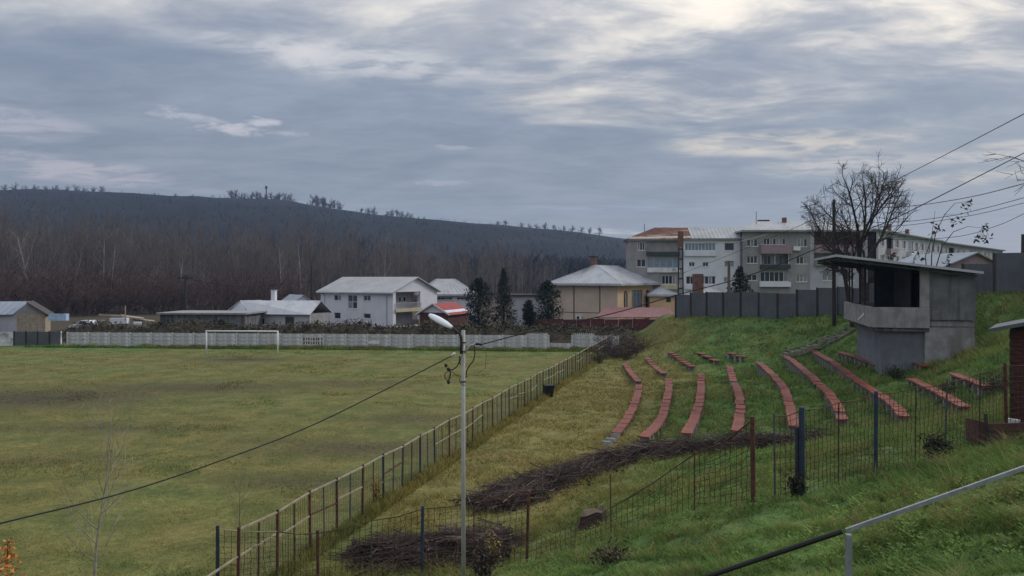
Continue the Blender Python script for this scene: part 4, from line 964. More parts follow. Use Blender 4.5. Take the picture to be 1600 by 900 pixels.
# near side wall (right part) and posts, roof
rz = lambda a: 9.12-(a+1.85)/7.65*1.02
def slant(a0, a1, b0, b1, c0_, dz=-.06): return MB().quadbox([fr(a0, b0, c0_), fr(a1, b0, c0_), fr(a1, b1, c0_), fr(a0, b1, c0_), fr(a0, b0, rz(a0)+dz), fr(a1, b0, rz(a1)+dz), fr(a1, b1, rz(a1)+dz), fr(a0, b1, rz(a0)+dz)])
slant(3.2, WT, .0, .2, 5.38).build('side_wall', M_conc, t)
slant(2.72, 3.197, .02, .22, zp-.02).build('corner_pier', M_conc_p, t)
slant(WT-.2, WT, .203, DL, 5.38).build('back_wall', M_conc, t)
slant(3.2, WT-.21, DL-.2, DL, 5.38).build('side_wall', M_conc, t)
slant(1.1, 3.6, 4.6, 4.75, zf+.1).build('partition', M_dark, t)
slant(2.2, 2.35, .6, 4.55, zf+.1).build('partition', M_dark, t)
for b_ in (3.2, 5.0, 8.0, DL-.35): MB().tube([fr(.3, b_, zf+.1), fr(.3, b_, rz(.3)-.07)], .055, 8).build('roof_post', M_post, t)
rp = [fr(-1.85, -.55, rz(-1.85)), fr(5.8, -.55, rz(5.8)), fr(5.8, DL+.7, rz(5.8)), fr(-1.85, DL+.7, rz(-1.85))]
ro = slab_roof(rp, .06).build('roof', M_metalf, t)
seams(MB(), rp[0], rp[3], rp[1], rp[2], 34, .05, .05).build('roof_rib', M_metalf, ro)
rb = MB()
for a in (-1.6, -.3, 1.2, 2.6, 4.2): MB().bar(fr(a, -.5, rz(a)-.14), fr(a, DL+.6, rz(a)-.14), .09, .12).build('roof_beam', M_post, t)
for b_ in (-.4, 3.2, 6.4, DL+.3): MB().bar(fr(-1.75, b_, rz(-1.75)-.26), fr(5.5, b_, rz(5.5)-.26), .08, .1).build('rafter', M_post, t)
MB().bar(fr(-1.87, -.57, rz(-1.85)-.02), fr(5.8, -.57, rz(5.8)-.02), .03, .14).build('roof_trim', M_roofm, t)
MB().bar(fr(-1.87, -.55, rz(-1.85)-.02), fr(-1.87, DL+.7, rz(-1.85)-.02), .03, .14).build('roof_trim', M_roofm, t)
for k_, z_ in enumerate((6.2, 7.05)): MB().box(fr, 3.22, WT-.02, -.012, -.002, z_, z_+.025).build('formwork_joint', M_conc_b, t)
MB().bar(fr(-.02, 1.6, zp-.5), fr(-.02, 3.6, zp-.95), .02, .12).build('paint_scar', M_white_p, t)
# ------------------------------------------------------------------ stairs up the bank
p0, p1 = atz(1228, 553, 1.75), at(1330, 506, 61); d_ = Vector((p1.x-p0.x, p1.y-p0.y, 0)); n_ = 12; an = math.atan2(d_.y, d_.x)
t = thing('stone_steps', 'narrow concrete steps climbing the bank left of the commentary box', 'steps', p0)
for i in range(n_):
    p = p0.lerp(p1, i/(n_-1)); z = g1(p.x, p.y)
    MB().box(Fr((p.x, p.y, z), an), -.10, .12, -.55, .55, -.12, .22).build('step', M_step, t)
for s_ in (-1, 1):
    pts = []
    for i in range(9):
        p = p0.lerp(p1, i/8)+Vector((-d_.normalized().y, d_.normalized().x, 0))*.66*s_; pts.append(Vector((p.x, p.y, g1(p.x, p.y)+.16)))
    m = MB()
    for i in range(8): m.bar(pts[i], pts[i+1]+(pts[i+1]-pts[i])*.02, .10, .12)
    m.build('kerb', M_step, t)

# ------------------------------------------------------------------ bench rows
seat_mes = []
for k, mm in enumerate((M_seat, M_seatb, M_seatc)):
    m = MB(); n_ = 6; L_ = 1.0
    prof = [(-.25, -.02), (-.225, .03), (-.08, .012), (.08, .012), (.225, .03), (.25, -.02)]
    lo = [(-.25, -.05), (.25, -.05)]
    pts = [Vector((x, -L_/2, z)) for x, z in prof]+[Vector((x, -L_/2, z)) for x, z in lo[::-1]]
    m.prism(pts, (0, L_, 0)); seat_mes.append(m.mesh('seat_panel', mm))
sup_me = MB().box(F0, -.22, .22, -.07, .07, -.75, -.055).mesh('support', M_conc_p)
rb_ = random.Random(21)
ROWS = [  # pixel polyline (far to near), level of the seat, label
 ([(999, 602), (994, 625), (986, 642), (977, 659), (965, 672), (945, 690)], .33, 'red bench row nearest the pitch, bending to the brush heap'),
 ([(1046, 592), (1044, 612), (1040, 632), (1035, 650), (1026, 663), (1005, 682)], .66, 'second red bench row up from the pitch in the long block'),
 ([(1096, 584), (1096, 602), (1094, 625), (1087, 645), (1080, 662), (1071, 676)], .98, 'third red bench row from the pitch in the long block'),
 ([(1140, 572), (1145, 592), (1155, 615), (1157, 632), (1155, 652), (1151, 673)], 1.16, 'fourth red bench row from the pitch in the long block'),
 ([(1185, 566), (1210, 587), (1225, 605), (1232, 625), (1237, 645), (1241, 667)], 1.4, 'fifth red bench row from the pitch in the long block'),
 ([(1227, 555), (1262, 582), (1290, 607), (1307, 630), (1318, 657)], 1.7, 'sixth red bench row, ending at the blue fence posts'),
 ([(1270, 547), (1308, 570), (1343, 595), (1374, 617), (1399, 633), (1414, 650)], 2.08, 'longest red bench row, just below the commentary box'),
 ([(1313, 549), (1382, 574)], 2.6, 'short red bench row against the box plinth'),
 ([(1423, 591), (1508, 634)], 2.57, 'short red bench row right of the box plinth, nearest of two'),
 ([(1490, 585), (1542, 604)], 3.1, 'shortest red bench on the slope near the brick hut'),
 ([(1416, 562), (1447, 570)], 3.05, 'stub of red bench at the foot of the box base wall'),
 ([(976, 568), (998, 597)], .5, 'red bench at the far end nearest the pitch'),
 ([(1011, 560), (1038, 584)], .9, 'second short red bench of the far group from the pitch'),
 ([(1046, 550), (1083, 573)], 1.25, 'middle short red bench of the far group'),
 ([(1088, 549), (1123, 564)], 1.55, 'fourth short red bench of the far group from the pitch'),
 ([(1136, 549), (1166, 558)], 1.85, 'topmost short red bench of the far group')]
for pl_, z, lb in ROWS:
    if len(pl_) == 2:
        P3 = [atg(px, py, .36) for px, py in pl_]; z = (P3[0].z+P3[1].z)/2
        zl = P3
    else: P3 = [atz(px, py, z) for px, py in pl_]
    # resample smooth polyline
    dense = []
    for i in range(len(P3)-1):
        for k in range(20): dense.append(P3[i].lerp(P3[i+1], k/20))
    dense.append(P3[-1])
    if len(P3) > 2:
        for _ in range(14): dense = [dense[0]]+[(dense[i-1]+dense[i]*2+dense[i+1])/4 for i in range(1, len(dense)-1)]+[dense[-1]]
    cum = [0]
    for i in range(1, len(dense)): cum.append(cum[-1]+(dense[i]-dense[i-1]).length)
    Lt = cum[-1]; n_ = max(2, round(Lt/1.2)); st_ = Lt/n_
    t = thing('bench_row', lb, 'bench', (dense[-1].x, dense[-1].y, z-.4), 'red bench rows of the open stand')
    def pt(s):
        s = min(max(s, 0), Lt); i = int(np.searchsorted(cum, s)); i = min(max(i, 1), len(cum)-1); f_ = (s-cum[i-1])/(cum[i]-cum[i-1]+1e-9); return dense[i-1].lerp(dense[i], f_)
    for i in range(n_+1):
        s = min(max(i*st_, .3), Lt-.45); p = pt(s); q = pt(s+.3)-pt(s-.3); an = math.atan2(q.y, q.x)-math.pi/2
        if len(pl_) == 2: z = p.z
        zg = min(g1(p.x, p.y), z-.25)
        inst('support', sup_me, (p.x, p.y, z-.03), (0, 0, an), (1, 1, max(.5, (z-zg+.25)/.75)), t)
    for i in range(n_):
        if z < .4 and len(pl_) > 2 and i >= n_-2: continue
        s = (i+.5)*st_; p = pt(s); q = pt(s+.3)-pt(s-.3); an = math.atan2(q.y, q.x)-math.pi/2
        if rb_.random() < .012: continue
        if len(pl_) == 2: z = p.z
        zz_ = z+.16*float(fbm(p.x, p.y, .16, 5, 2))
        o = inst('seat_panel', seat_mes[rb_.choice((0, 0, 1, 1, 2))], (p.x+rb_.gauss(0, .02), p.y, zz_), (rb_.gauss(0, .010), rb_.gauss(0, .03), an+rb_.gauss(0, .01)), (1, st_*.995, 1), t)

# ------------------------------------------------------------------ fences
def mesh_panel(p00, p10, p01, p11, sp, r, wob=.01, n=3, sag=0., segs=1, rg=random):
    """wire grid between bottom-left, bottom-right, top-left, top-right"""
    m = MB(); W_ = (p10-p00).length; H_ = (p01-p00).length
    def q(u, v):
        p = p00.lerp(p10, u).lerp(p01.lerp(p11, u), v); p.z -= sag*4*u*(1-u)*v; return p
    nu, nv = max(2, round(W_/sp)), max(2, round(H_/sp)); jit = lambda: Vector((rg.gauss(0, wob), rg.gauss(0, wob), rg.gauss(0, wob*.6)))
    G = [[q(i/nu, j/nv)+jit() for j in range(nv+1)] for i in range(nu+1)]
    if segs == 1:
        for i in range(nu+1): m.tube([G[i][0], G[i][nv//2], G[i][nv]], r, n, False)
        for j in range(nv+1): m.tube([G[0][j], G[nu//2][j], G[nu][j]], r, n, False)
    else:
        for i in range(nu+1): m.tube(G[i], r, n, False)
        for j in range(nv+1): m.tube([G[i][j] for i in range(nu+1)], r, n, False)
    return m
FH = 1.66
t = thing('touchline_fence', 'rusty wire mesh fence with steel posts along the pitch side', 'fence', (FX, FY, 0)); rgf = random.Random(9)
ss = -8.6; nodes = []
while ss < 58.5: nodes.append(ss); ss += 1.66*rgf.uniform(.95, 1.05)
top = {}
for i, s in enumerate(nodes):
    x, y = fxy(s, rgf.gauss(0, .02)); z = g1(x, y); h = FH+rgf.gauss(0, .025)
    lean = Vector((rgf.gauss(0, .02), rgf.gauss(0, .02), 0)); m_ = rgf.choice((M_rust, M_rust, M_blue, M_teal, M_rust))
    MB().bar(Vector((x, y, z-.25)), Vector((x, y, z+h+.07))+lean, .065, .065).build('post', m_, t)
    top[i] = (Vector((x, y, z+.04)), Vector((x, y, z+h))+lean, Vector((x, y, z+h*.62))+lean*.6)
for i in range(len(nodes)-1):
    a, b_ = top[i], top[i+1]
    MB().bar(a[1], b_[1], .045, .05).build('top_rail', M_rail, t)
    if rgf.random() < .8: MB().bar(a[2]+Vector((0, 0, rgf.gauss(0, .05))), b_[2]+Vector((0, 0, rgf.gauss(0, .05))), .035, .045).build('middle_rail', rgf.choice((M_rail, M_rail, M_rust)), t)
    mm = (a[0]+b_[0])/2; mt_ = (a[1]+b_[1])/2
    MB().bar(mm, mt_, .035, .035).build('mid_bar', rgf.choice((M_rust, M_teal, M_rust)), t)
    if a[0].y < 45: mesh_panel(a[0], b_[0], a[1], b_[1], .13 if a[0].y < 30 else .2, .0042 if a[0].y < 30 else .006, .006, 3, 0, 1, rgf).build('wire_mesh', rgf.choice((M_wire, M_wireg)), t)
    else: mesh_panel(a[0], b_[0], a[1], b_[1], .26, .007, .006, 3, 0, 1, rgf).build('wire_mesh', M_wire, t)
ex, ey = fxy(-13, -.1); MB().bar(top[0][2], Vector((ex, ey, g1(ex, ey)+.75)), .04, .045).build('middle_rail', M_rail, t); MB().bar(Vector((*fxy(-11., -.1), -.2)), Vector((*fxy(-11., -.1), .95)), .06, .06).build('post', M_rust, t)
# slope fence
t = thing('slope_fence', 'sagging square mesh wire fence with blue and rusty posts up the slope', 'fence', (5.3, 17, 2.7))
SP = [(340, 18.85, 825, M_blue, .09), (432, 19.4, None, M_rust, .05), (497, 19.8, 832, M_rust, .075), (580, 20.0, None, M_teal, .03), (659, 20.2, 794, M_blue, .085), (740, 20.1, None, M_rust, .03), (823, 19.9, 770, M_rust, .075), (955, 18.9, 745, M_wire, .03), (1085, 18.0, 708, M_rust, .035), (1177, 17.0, 655, M_rust, .105), (1211, 17.2, 650, M_teal, .045), (1253, 17.4, 640, M_blue, .13), (1310, 17.9, None, M_wire, .03), (1368, 18.5, 615, M_blue, .095), (1430, 18.9, None, M_wire, .03), (1476, 19.2, 596, M_teal, .045), (1530, 19.6, None, M_wire, .03), (1573, 20.0, 571, M_rust, .085), (1680, 20.6, 560, M_rust, .08)]
nd = []; rg2 = random.Random(4)
kn = [(q[0], q[2]) for q in SP if q[2]]
for px, Y, ty, m_, wd in SP:
    x = WX(px, Y); z = g1(x, Y); yy = ty if ty else float(np.interp(px, [k[0] for k in kn], [k[1] for k in kn]))
    zt = WZ(yy, Y); lean = rg2.gauss(0, .03)
    MB().tube([(x, Y, z-.25), (x+lean*.5, Y, (z+zt)/2), (x+lean, Y, zt+(.06 if ty else -.03))], [wd/2, wd/2*1.04, wd/2], 7).build('post', m_, t)
    nd.append((Vector((x, Y, z+.02)), Vector((x+lean, Y, zt-.02))))
for i in range(len(nd)-1):
    a, b_ = nd[i], nd[i+1]; gap_ = 9 <= i < 10
    if gap_: continue
    collapsed = i in (6, 7)
    sag = .05
    tp0, tp1 = a[1].copy(), b_[1].copy()
    if i == 7: tp0 = a[0].lerp(a[1], .45)
    if i == 6: tp1 = b_[0].lerp(b_[1], .45); tp0 = a[0].lerp(a[1], .3)
    if i == 8: sag = .12
    mesh_panel(a[0], b_[0], tp0, tp1, (.135 if i > 7 else .15), .0075 if i > 7 else .0065, .010, 3, sag, 2, rg2).build('wire_mesh', M_wire, t)
    if i == 6: continue
    MB().tube([tp0, (tp0+tp1)/2-Vector((0, 0, sag)), tp1], .012, 4).build('top_wire', M_rail if i < 1 else M_rust, t)
tag(MB().tube([nd[11][0]+Vector((-.09, .05, 0)), nd[11][0]+Vector((-.1, .05, 1.55))], .045, 6).build('fence_stake', M_blue, loc=nd[11][0]), 'short blue stake doubled against the thick blue fence post', 'stake')

# ------------------------------------------------------------------ handrail
hr = thing('handrail', 'pale grey steel handrail crossing the grass at lower right', 'railing', (2.62, 6.0, g1(2.62, 6)))
A = at(1322, 829, 6.02); B = at(1600, 731, 6.02); C = A+(B-A)*1.7; tmid = A+(B-A)*.004
MB().bar(A, C, .022, .032).build('top_rail', M_railp, hr)
MB().bar(A+Vector((.02, 0, -.03)), Vector((A.x+.02, A.y, g1(A.x, A.y)-.2)), .04, .04).build('post', M_railp, hr)
MB().bar(C+Vector((-.1, 0, -.03)), Vector((C.x-.1, C.y, g1(C.x, C.y)-.2)), .052, .052).build('post', M_railp, hr)
E_ = at(1108, 900, 6.4); E2 = A+(E_-A)*1.5
MB().tube([A+Vector((-.03, 0, -.005)), E_, E2], .021, 8).build('black_pipe', M_black, hr)
# ------------------------------------------------------------------ street lamp
LX, LY = WX(724, 17), 17.0; lz = g1(LX, LY)
lp = thing('street_lamp', 'slim pale street lamp pole with long white head', 'street lamp', (LX, LY, lz)); q = lambda px, py, dy=0.: at(px, py, LY+dy)
ztop = WZ(516, LY)
MB().tube([(LX, LY, lz-.3), (LX, LY, (lz+ztop)/2), (LX, LY, ztop)], [.052, .046, .042], 10).build('pole', M_pole, lp, True)
arm = MB().tube([q(720.5, 553, -.06), q(721, 536, -.07), q(720.5, 527, -.07), q(718.5, 522, -.06), q(712, 516.5, -.05), q(704, 510, -.03)], [.03, .03, .03, .03, .028, .026], 8).build('arm', M_post, lp, True)
hm = MB(); a_, b2 = q(707, 512.5, -.03), q(670, 491.5, .1); dv = (b2-a_); L_ = dv.length; dv.normalize(); upv = Vector((.35, -.55, .75)); sx = dv.cross(upv).normalized(); uv = sx.cross(dv).normalized()
prof = [(0, .035, .03), (.1, .06, .045), (.28, .092, .06), (.6, .105, .062), (.85, .085, .05), (.97, .05, .035), (1.0, .02, .02)]
for k, (tt, hw_, hh_) in enumerate(prof):
    c_ = a_+dv*L_*tt
    for j in range(12): an = 2*math.pi*j/12; hm.v.append(c_+sx*math.cos(an)*hw_+uv*math.sin(an)*hh_*(1 if math.sin(an) > 0 else .7))
for k in range(len(prof)-1):
    for j in range(12): hm.f.append((k*12+j, k*12+(j+1) % 12, (k+1)*12+(j+1) % 12, (k+1)*12+j))
hm.f.append(tuple(range(12))[::-1]); hm.f.append(tuple((len(prof)-1)*12+j for j in range(12)))
hd = hm.build('lamp_head', M_lampw, lp, True)
MB().bar(a_+dv*L_*.3-uv*.05, a_+dv*L_*.9-uv*.04, .12, .02, uv).build('lens', M_glassb, hd)
for py in (535, 549, 596): MB().tube([(LX, LY, WZ(py, LY)-.012), (LX, LY, WZ(py, LY)+.012)], .064, 10).build('clamp_band', M_rust, lp)
MB().tube([q(727, 551, -.02), q(729.5, 545), q(735, 540), q(743, 537.5)], .022, 6).build('bracket', M_pole, lp, True)
for nm, pts, rr_ in (('insulator', [(743, 538), (747, 537.5), (753, 538.5)], .028), ('insulator', [(706, 556), (711, 551.5)], .03)):
    MB().tube([q(*p) for p in pts], rr_, 7).build(nm, M_black if rr_ < .029 else M_frame, lp, True)
for pts, rr_ in (([(718, 556), (718, 564), (714, 573), (707, 578), (702, 577)], .014), ([(702, 577), (704, 584), (702, 592), (700, 598)], .016), ([(702, 577), (695, 584), (695, 590), (700, 595)], .009), ([(741, 539), (742, 553), (740, 563), (733, 572), (729, 580), (728, 590)], .014), ([(704, 579), (713, 586), (719, 588), (718, 596), (723, 602), (728, 602)], .008), ([(721, 556), (718.5, 566), (719, 570)], .012), ([(754, 540), (760, 556), (758, 575), (748, 583)], .004)):
    MB().tube([q(px, py, -.08) for px, py in pts], rr_, 6).build('cable_loop', M_black, lp, True)
for px, py in ((697, 571), (701, 577), (701, 597)): MB().tube([q(px-2, py-2, -.08), q(px+1.5, py+1.8, -.08)], [.028, .045], 6).build('cable_clamp', M_black, lp)
# ------------------------------------------------------------------ overhead wires
def cable(name, label, pts, r, group=None, ext0=0, ext1=0, sub=8):
    """pts: list of world points; Catmull-Rom"""
    P_ = [Vector(p) for p in pts]
    if ext1: P_.append(P_[-1]+(P_[-1]-P_[-2])*ext1)
    Q = [P_[0]*2-P_[1]]+P_+[P_[-1]*2-P_[-2]]; o = []
    for i in range(1, len(Q)-2):
        for k in range(sub):
            u = k/sub; o.append(.5*((2*Q[i])+(Q[i+1]-Q[i-1])*u+(2*Q[i-1]-5*Q[i]+4*Q[i+1]-Q[i+2])*u*u+(3*Q[i]-Q[i-1]-3*Q[i+1]+Q[i+2])*u**3))
    o.append(P_[-1])
    return tag(MB().tube(o, r, 5).build(name, M_black, loc=P_[0]), label, 'cable', group)
def run(pix, Y0, Y1):
    n_ = len(pix); r_ = []
    for i, (px, py) in enumerate(pix):
        u = (px-pix[0][0])/(pix[-1][0]-pix[0][0]); r_.append(at(px, py, Y0+(Y1-Y0)*u))
    return r_
cable('overhead_cable', 'black cable sagging from the street lamp to the lower left', run([(706, 556), (600, 610), (480, 668), (350, 718), (200, 768), (0, 818)], 17, 9.5), .0125, None, 0, .6)
cable('overhead_cable', 'long black cable from the street lamp up past the bare tree', run([(753, 538), (835, 517), (960, 489), (1057, 461), (1145, 438), (1207, 417), (1275, 389), (1330, 367), (1390, 345), (1457, 312), (1530, 275), (1600, 239)], 17, 20), .0125, None, 0, .8)
cable('overhead_cable', 'highest thin cable rising steeply to the upper right', run([(1064, 428), (1158, 391), (1230, 361), (1295, 332), (1400, 281), (1500, 230), (1600, 178)], 89, 34), .022, None, 0, .5)
cable('overhead_cable', 'thin cable from the dark pole top sweeping right', run([(1303, 318), (1380, 324), (1440, 320), (1520, 307), (1600, 287)], 64, 36), .022, None, 0, .5)
cable('overhead_cable', 'upper of two close cables crossing behind the leafy sapling', run([(1303, 346), (1400, 347), (1480, 338), (1540, 325), (1600, 309)], 64, 44), .02, None, 0, .5)
cable('overhead_cable', 'lower of two close cables crossing behind the leafy sapling', run([(1303, 352), (1400, 353), (1480, 343), (1540, 332), (1600, 317)], 64, 46), .018, None, 0, .5)
cable('overhead_cable', 'lowest thin cable at the right edge of the sky', run([(1303, 372), (1420, 374), (1500, 369), (1560, 352), (1600, 334)], 64, 48), .018, None, 0, .5)
cable('overhead_cable', 'faint cable from the utility pole to the houses', run([(290, 436), (380, 448), (487, 440)], 128, 130), .035)
cable('overhead_cable', 'thin cable from the ladder pole to the grey block', run([(1064, 367), (1100, 378), (1150, 378), (1200, 366)], 90, 112), .03)

# ------------------------------------------------------------------ trees near the stand
BIGT = dict(seg=(5, 5, 4, 3, 2), wob=(.08, .10, .13, .15, .15), up=(.04, .07, .05, .04, .02), tap=(.6, .35, .35, .4, .4), n=(8, 6, 4, 3, 3), kids=((5, 6), (6, 7), (6, 7), (3, 4)), start=(.5, .3, .2, .2), ang=((22, 48), (22, 50), (25, 55), (25, 55)), len=((.85, 1.15), (.5, .72), (.42, .6), (.4, .6)), rr=(.6, .55, .55, .6), rmin=.016, cone=.35)
random.seed(14)
Y = 61; x = WX(1350, Y); zb = g1(x, Y); BIGT['env'] = (WX(1340, 61), 61, WZ(338, 61), 3.9, 3.6)
t = thing('bare_tree', 'spreading leafless tree behind the commentary box', 'tree', (x, Y, zb)); m1, m2 = MB(), MB()
for (ox, dx_, L_, r_) in ((-.9, -.22, 6.4, .20), (.0, -.04, 7.6, .24), (.4, .12, 6.2, .18)):
    grow([m1, m1, m2], (x+ox, Y, zb-.2), (dx_, random.uniform(-.1, .1), 1), L_, r_, 0, BIGT)
m1.build('trunk', M_bark, t, True); m2.build('crown', M_bark, t)
def leafy(m, p, n, rad, size):
    for _ in range(n):
        c_ = Vector(p)+Vector((random.gauss(0, rad), random.gauss(0, rad), random.gauss(0, rad))); a = Vector((random.gauss(0, 1), random.gauss(0, 1), random.gauss(0, 1))).normalized(); b_ = a.cross(Vector((random.gauss(0, 1), random.gauss(0, 1), random.gauss(0, 1)))).normalized()
        n0 = len(m.v); m.v += [c_-a*size, c_+b_*size*.45, c_+a*size, c_-b_*size*.45]; m.f.append((n0, n0+1, n0+2, n0+3))
Y = 49.5
t = thing('leafy_sapling', 'thin arching sapling with a few dark leaves behind the box', 'tree', (WX(1452, Y), Y, 5.6)); ms, ml = MB(), MB()
for pts, lv in (([(1452, 470), (1455, 430), (1456, 395), (1462, 365), (1476, 335), (1492, 318), (1515, 314)], [(1507, 322), (1512, 330), (1500, 340), (1516, 318), (1490, 350)]), ([(1452, 470), (1462, 420), (1472, 385), (1490, 362), (1512, 354), (1535, 356)], [(1541, 353), (1536, 362), (1530, 370), (1538, 376), (1524, 374), (1545, 368)]), ([(1450, 470), (1448, 425), (1446, 400), (1455, 375), (1461, 330)], [(1466, 352), (1458, 366), (1470, 360)]), ([(1448, 470), (1432, 440), (1428, 405), (1440, 380)], [(1434, 398), (1426, 412), (1440, 405)]), ([(1450, 470), (1405, 440), (1395, 410), (1380, 398)], [(1390, 402), (1400, 395)]), ([(1452, 470), (1476, 430), (1482, 400)], [(1478, 410), (1484, 402)])):
    W3 = [at(px, py, Y+random.uniform(-.4, .4)) for px, py in pts]; n_ = len(W3)
    ms.tube(W3, [.045*(1-.8*i/(n_-1)) for i in range(n_)], 5)
    for px, py in lv:
        c_ = at(px, py, Y); ml = MB(); leafy(ml, c_, 6, .13, .16); tag(ml.build('leaf_cluster', M_leaf, t), kind='stuff'); near = min(W3, key=lambda v: (v-c_).length); ms.tube([near, (near+c_)/2+Vector((0, 0, .12)), c_], .010, 3)
ms.build('stem', M_bark, t)
Y = 30; x = WX(1835, Y); random.seed(8)
t = thing('bare_tree', 'leafless branch tips reaching in at the right edge of the sky', 'tree', (x, Y, 6.2)); m1, m2 = MB(), MB()
EDG = dict(BIGT); EDG.pop('env'); EDG.update(kids=((6, 7), (5, 6), (4, 5), (2, 3)), ang=((35, 70), (25, 50), (25, 55), (25, 55)))
grow([m1, m1, m2], (x+.35, Y, 6), (.05, 0, 1), 6.2, .16, 0, EDG)
m1.build('trunk', M_bark, t, True); m2.build('crown', M_bark, t)
# spruce behind the metal fence, dark conifers by the houses
def conifer(name, label, px, ty, Y, base, rad, nleaf, mt, open_=0., size=.34, power=1.0, columnar=False):
    x = WX(px, Y); zt = WZ(ty, Y); h = zt-base; t = thing(name, label, 'tree', (x, Y, base))
    MB().tube([(x, Y, base-.2), (x, Y, zt)], [.2, .03], 6).build('trunk', M_bark, t)
    m = MB()
    nb_ = int(h*40)
    for i in range(nb_):
        u = (i+random.random())/nb_
        r_ = rad*((1-u)**power)*(.55+.45*random.random()) if not columnar else rad*min(1, (1-u)*2.6)**.7*min(1, .55+u*3)*(.7+.3*random.random())
        a = random.uniform(0, 6.283); z = base+.4+(h-.4)*u; tip = Vector((x+math.cos(a)*r_, Y+math.sin(a)*r_, z+(-.28*r_ if not columnar else .5*r_))); rt = Vector((x, Y, z))
        for k in range(nleaf):
            v = random.random()**.7; p = rt.lerp(tip, v)+Vector((random.gauss(0, .1), random.gauss(0, .1), random.gauss(0, .1)))*(1+open_); d_ = (tip-rt).normalized()+Vector((random.gauss(0, .5), random.gauss(0, .5), random.gauss(0, .5))); s_ = size*random.uniform(.6, 1.2); sd_ = d_.cross(Vector((0, 0, 1)))
            sd_ = (sd_.normalized() if sd_.length > .01 else Vector((1, 0, 0)))*s_*.32+Vector((0, 0, random.gauss(0, .08)))
            m.tri(p-sd_, p+sd_, p+d_.normalized()*s_)
    m.build('crown', mt, t)
random.seed(31)
conifer('conifer', 'dense dark green conifer left of the brownish fir', 748, 437, 106, 0, 2.2, 14, M_conif, columnar=True, size=.26)
conifer('conifer', 'tall pointed fir with thin brownish top between darker conifers', 787, 420, 108, 0, 3.0, 11, M_conif2, size=.28, power=.9)
conifer('conifer', 'broad dark conifer against the tan wall of the orange house', 856, 441, 103, 0, 2.3, 15, M_conif, columnar=True, size=.26)
conifer('conifer', 'small dark cypress between the fir and the broad conifer', 826, 472, 101, 0, .8, 9, M_conif, columnar=True)
conifer('spruce_tree', 'dark spruce with spread branches above the metal fence', 1156, 418, 90, 3.2, 3.1, 11, M_conif, size=.28, power=.75)

# ------------------------------------------------------------------ brick hut and trough at right edge
Y = 21.4; fr = Fr((WX(1577, Y), Y, g1(WX(1585, Y), Y)), R(-36)); t = thing('brick_hut', 'dark red brick hut with tilted sheet roof at the right edge', 'hut', fr(0, 0, 0))
zt = WZ(512, Y)-fr.o.z
MB().box(fr, .02, 2.6, .02, 2.6, -.4, zt-.02).build('wall_core', M_soil, t)
bh, bl = .11, .30; rows = int((zt+.3)/bh); brm = MB().box(F0, 0, bl-.014, -.018, .02, 0, bh-.012).mesh('brick', M_brick); hb = 0
for j in range(rows):
    off = (j % 2)*bl/2
    for i in range(6):
        a = i*bl-off
        if a < -.001: continue
        o = inst('brick', brm, fr(a, rb_.gauss(0, .003), -.3+j*bh), (0, 0, fr.ang), (1, 1, 1), t)
    for i in range(2):
        p = fr(.02, .02+i*bl+off+.28, -.3+j*bh); o = inst('brick', brm, p, (0, 0, fr.ang-R(90)), (1, 1, 1), t)
rp = [fr(-.5, -.3, zt-.06), fr(3, -.3, zt+.85), fr(3, 3, zt+.85), fr(-.5, 3, zt-.06)]
ro = slab_roof(rp, .07).build('roof', M_metalf, t); MB().bar(rp[0]+Vector((0, -.02, -.03)), rp[1]+Vector((0, -.02, -.03)), .03, .1).build('fascia', M_metalf, ro)
Y = 19.4; fr = Fr((WX(1543, Y), Y, g1(WX(1570, Y), Y)-.1), R(6))
tr_ = thing('timber_trough', 'dark low timber box on the grass before the brick hut', 'box', fr(0, 0, 0))
for i in range(3): MB().box(fr, 0, 1.7, -.02*i, .06-.02*i, i*.2, i*.2+.19).build('plank', M_brownp, tr_)
MB().box(fr, 0, .06, .1, .8, 0, .6).build('plank', M_brownp, tr_); MB().bar(fr(-.02, -.06, -.1), fr(-.1, -.06, .85), .06, .06).build('stake', M_post, tr_)
Yb = 20.4; tag(MB().tube([at(1582, 668, Yb), at(1583, 655, Yb)], [.14, .17], 10).build('bucket', M_white_p, loc=at(1582, 668, Yb)), 'pale bucket beside the rusty end post by the hut', 'bucket')
# ------------------------------------------------------------------ black bin by the touchline fence
p = atz(857, 620, .0); p.z = g1(p.x, p.y); t = thing('rubbish_bin', 'black rubbish bin against the touchline fence', 'bin', p); fr = Fr(p, R(15))
m = MB(); m.quadbox([fr(-.22, -.22, 0), fr(.22, -.22, 0), fr(.22, .22, 0), fr(-.22, .22, 0), fr(-.3, -.3, .72), fr(.3, -.3, .72), fr(.3, .3, .72), fr(-.3, .3, .72)]); m.build('bin_body', M_black, t)
MB().box(fr, -.33, .33, -.33, .33, .722, .78).build('rim', M_black, t)
# ------------------------------------------------------------------ tree stump
p = Vector((WX(927, 19.6), 21.2, 0)); p = Vector((WX(927, 21.5), 21.5, g1(WX(927, 21.5), 21.5))); t = thing('tree_stump', 'rough sawn tree stump on the grassy slope behind the fence', 'stump', p); m = MB(); n_ = 14; random.seed(5)
rr0 = [random.uniform(.85, 1.15) for _ in range(n_)]
for k, (z, r_) in enumerate(((-.2, .46), (.05, .40), (.22, .36), (.38, .35))):
    for j in range(n_): a = 2*math.pi*j/n_; m.v.append(p+Vector((math.cos(a)*r_*rr0[j]*(1.25 if k == 0 else 1), math.sin(a)*r_*rr0[j]*.9, z+(.07*math.cos(a)+.05*math.sin(3*a) if k == 3 else 0))))
for k in range(3):
    for j in range(n_): m.f.append((k*n_+j, k*n_+(j+1) % n_, (k+1)*n_+(j+1) % n_, (k+1)*n_+j))
m.build('bark', M_brush, t)
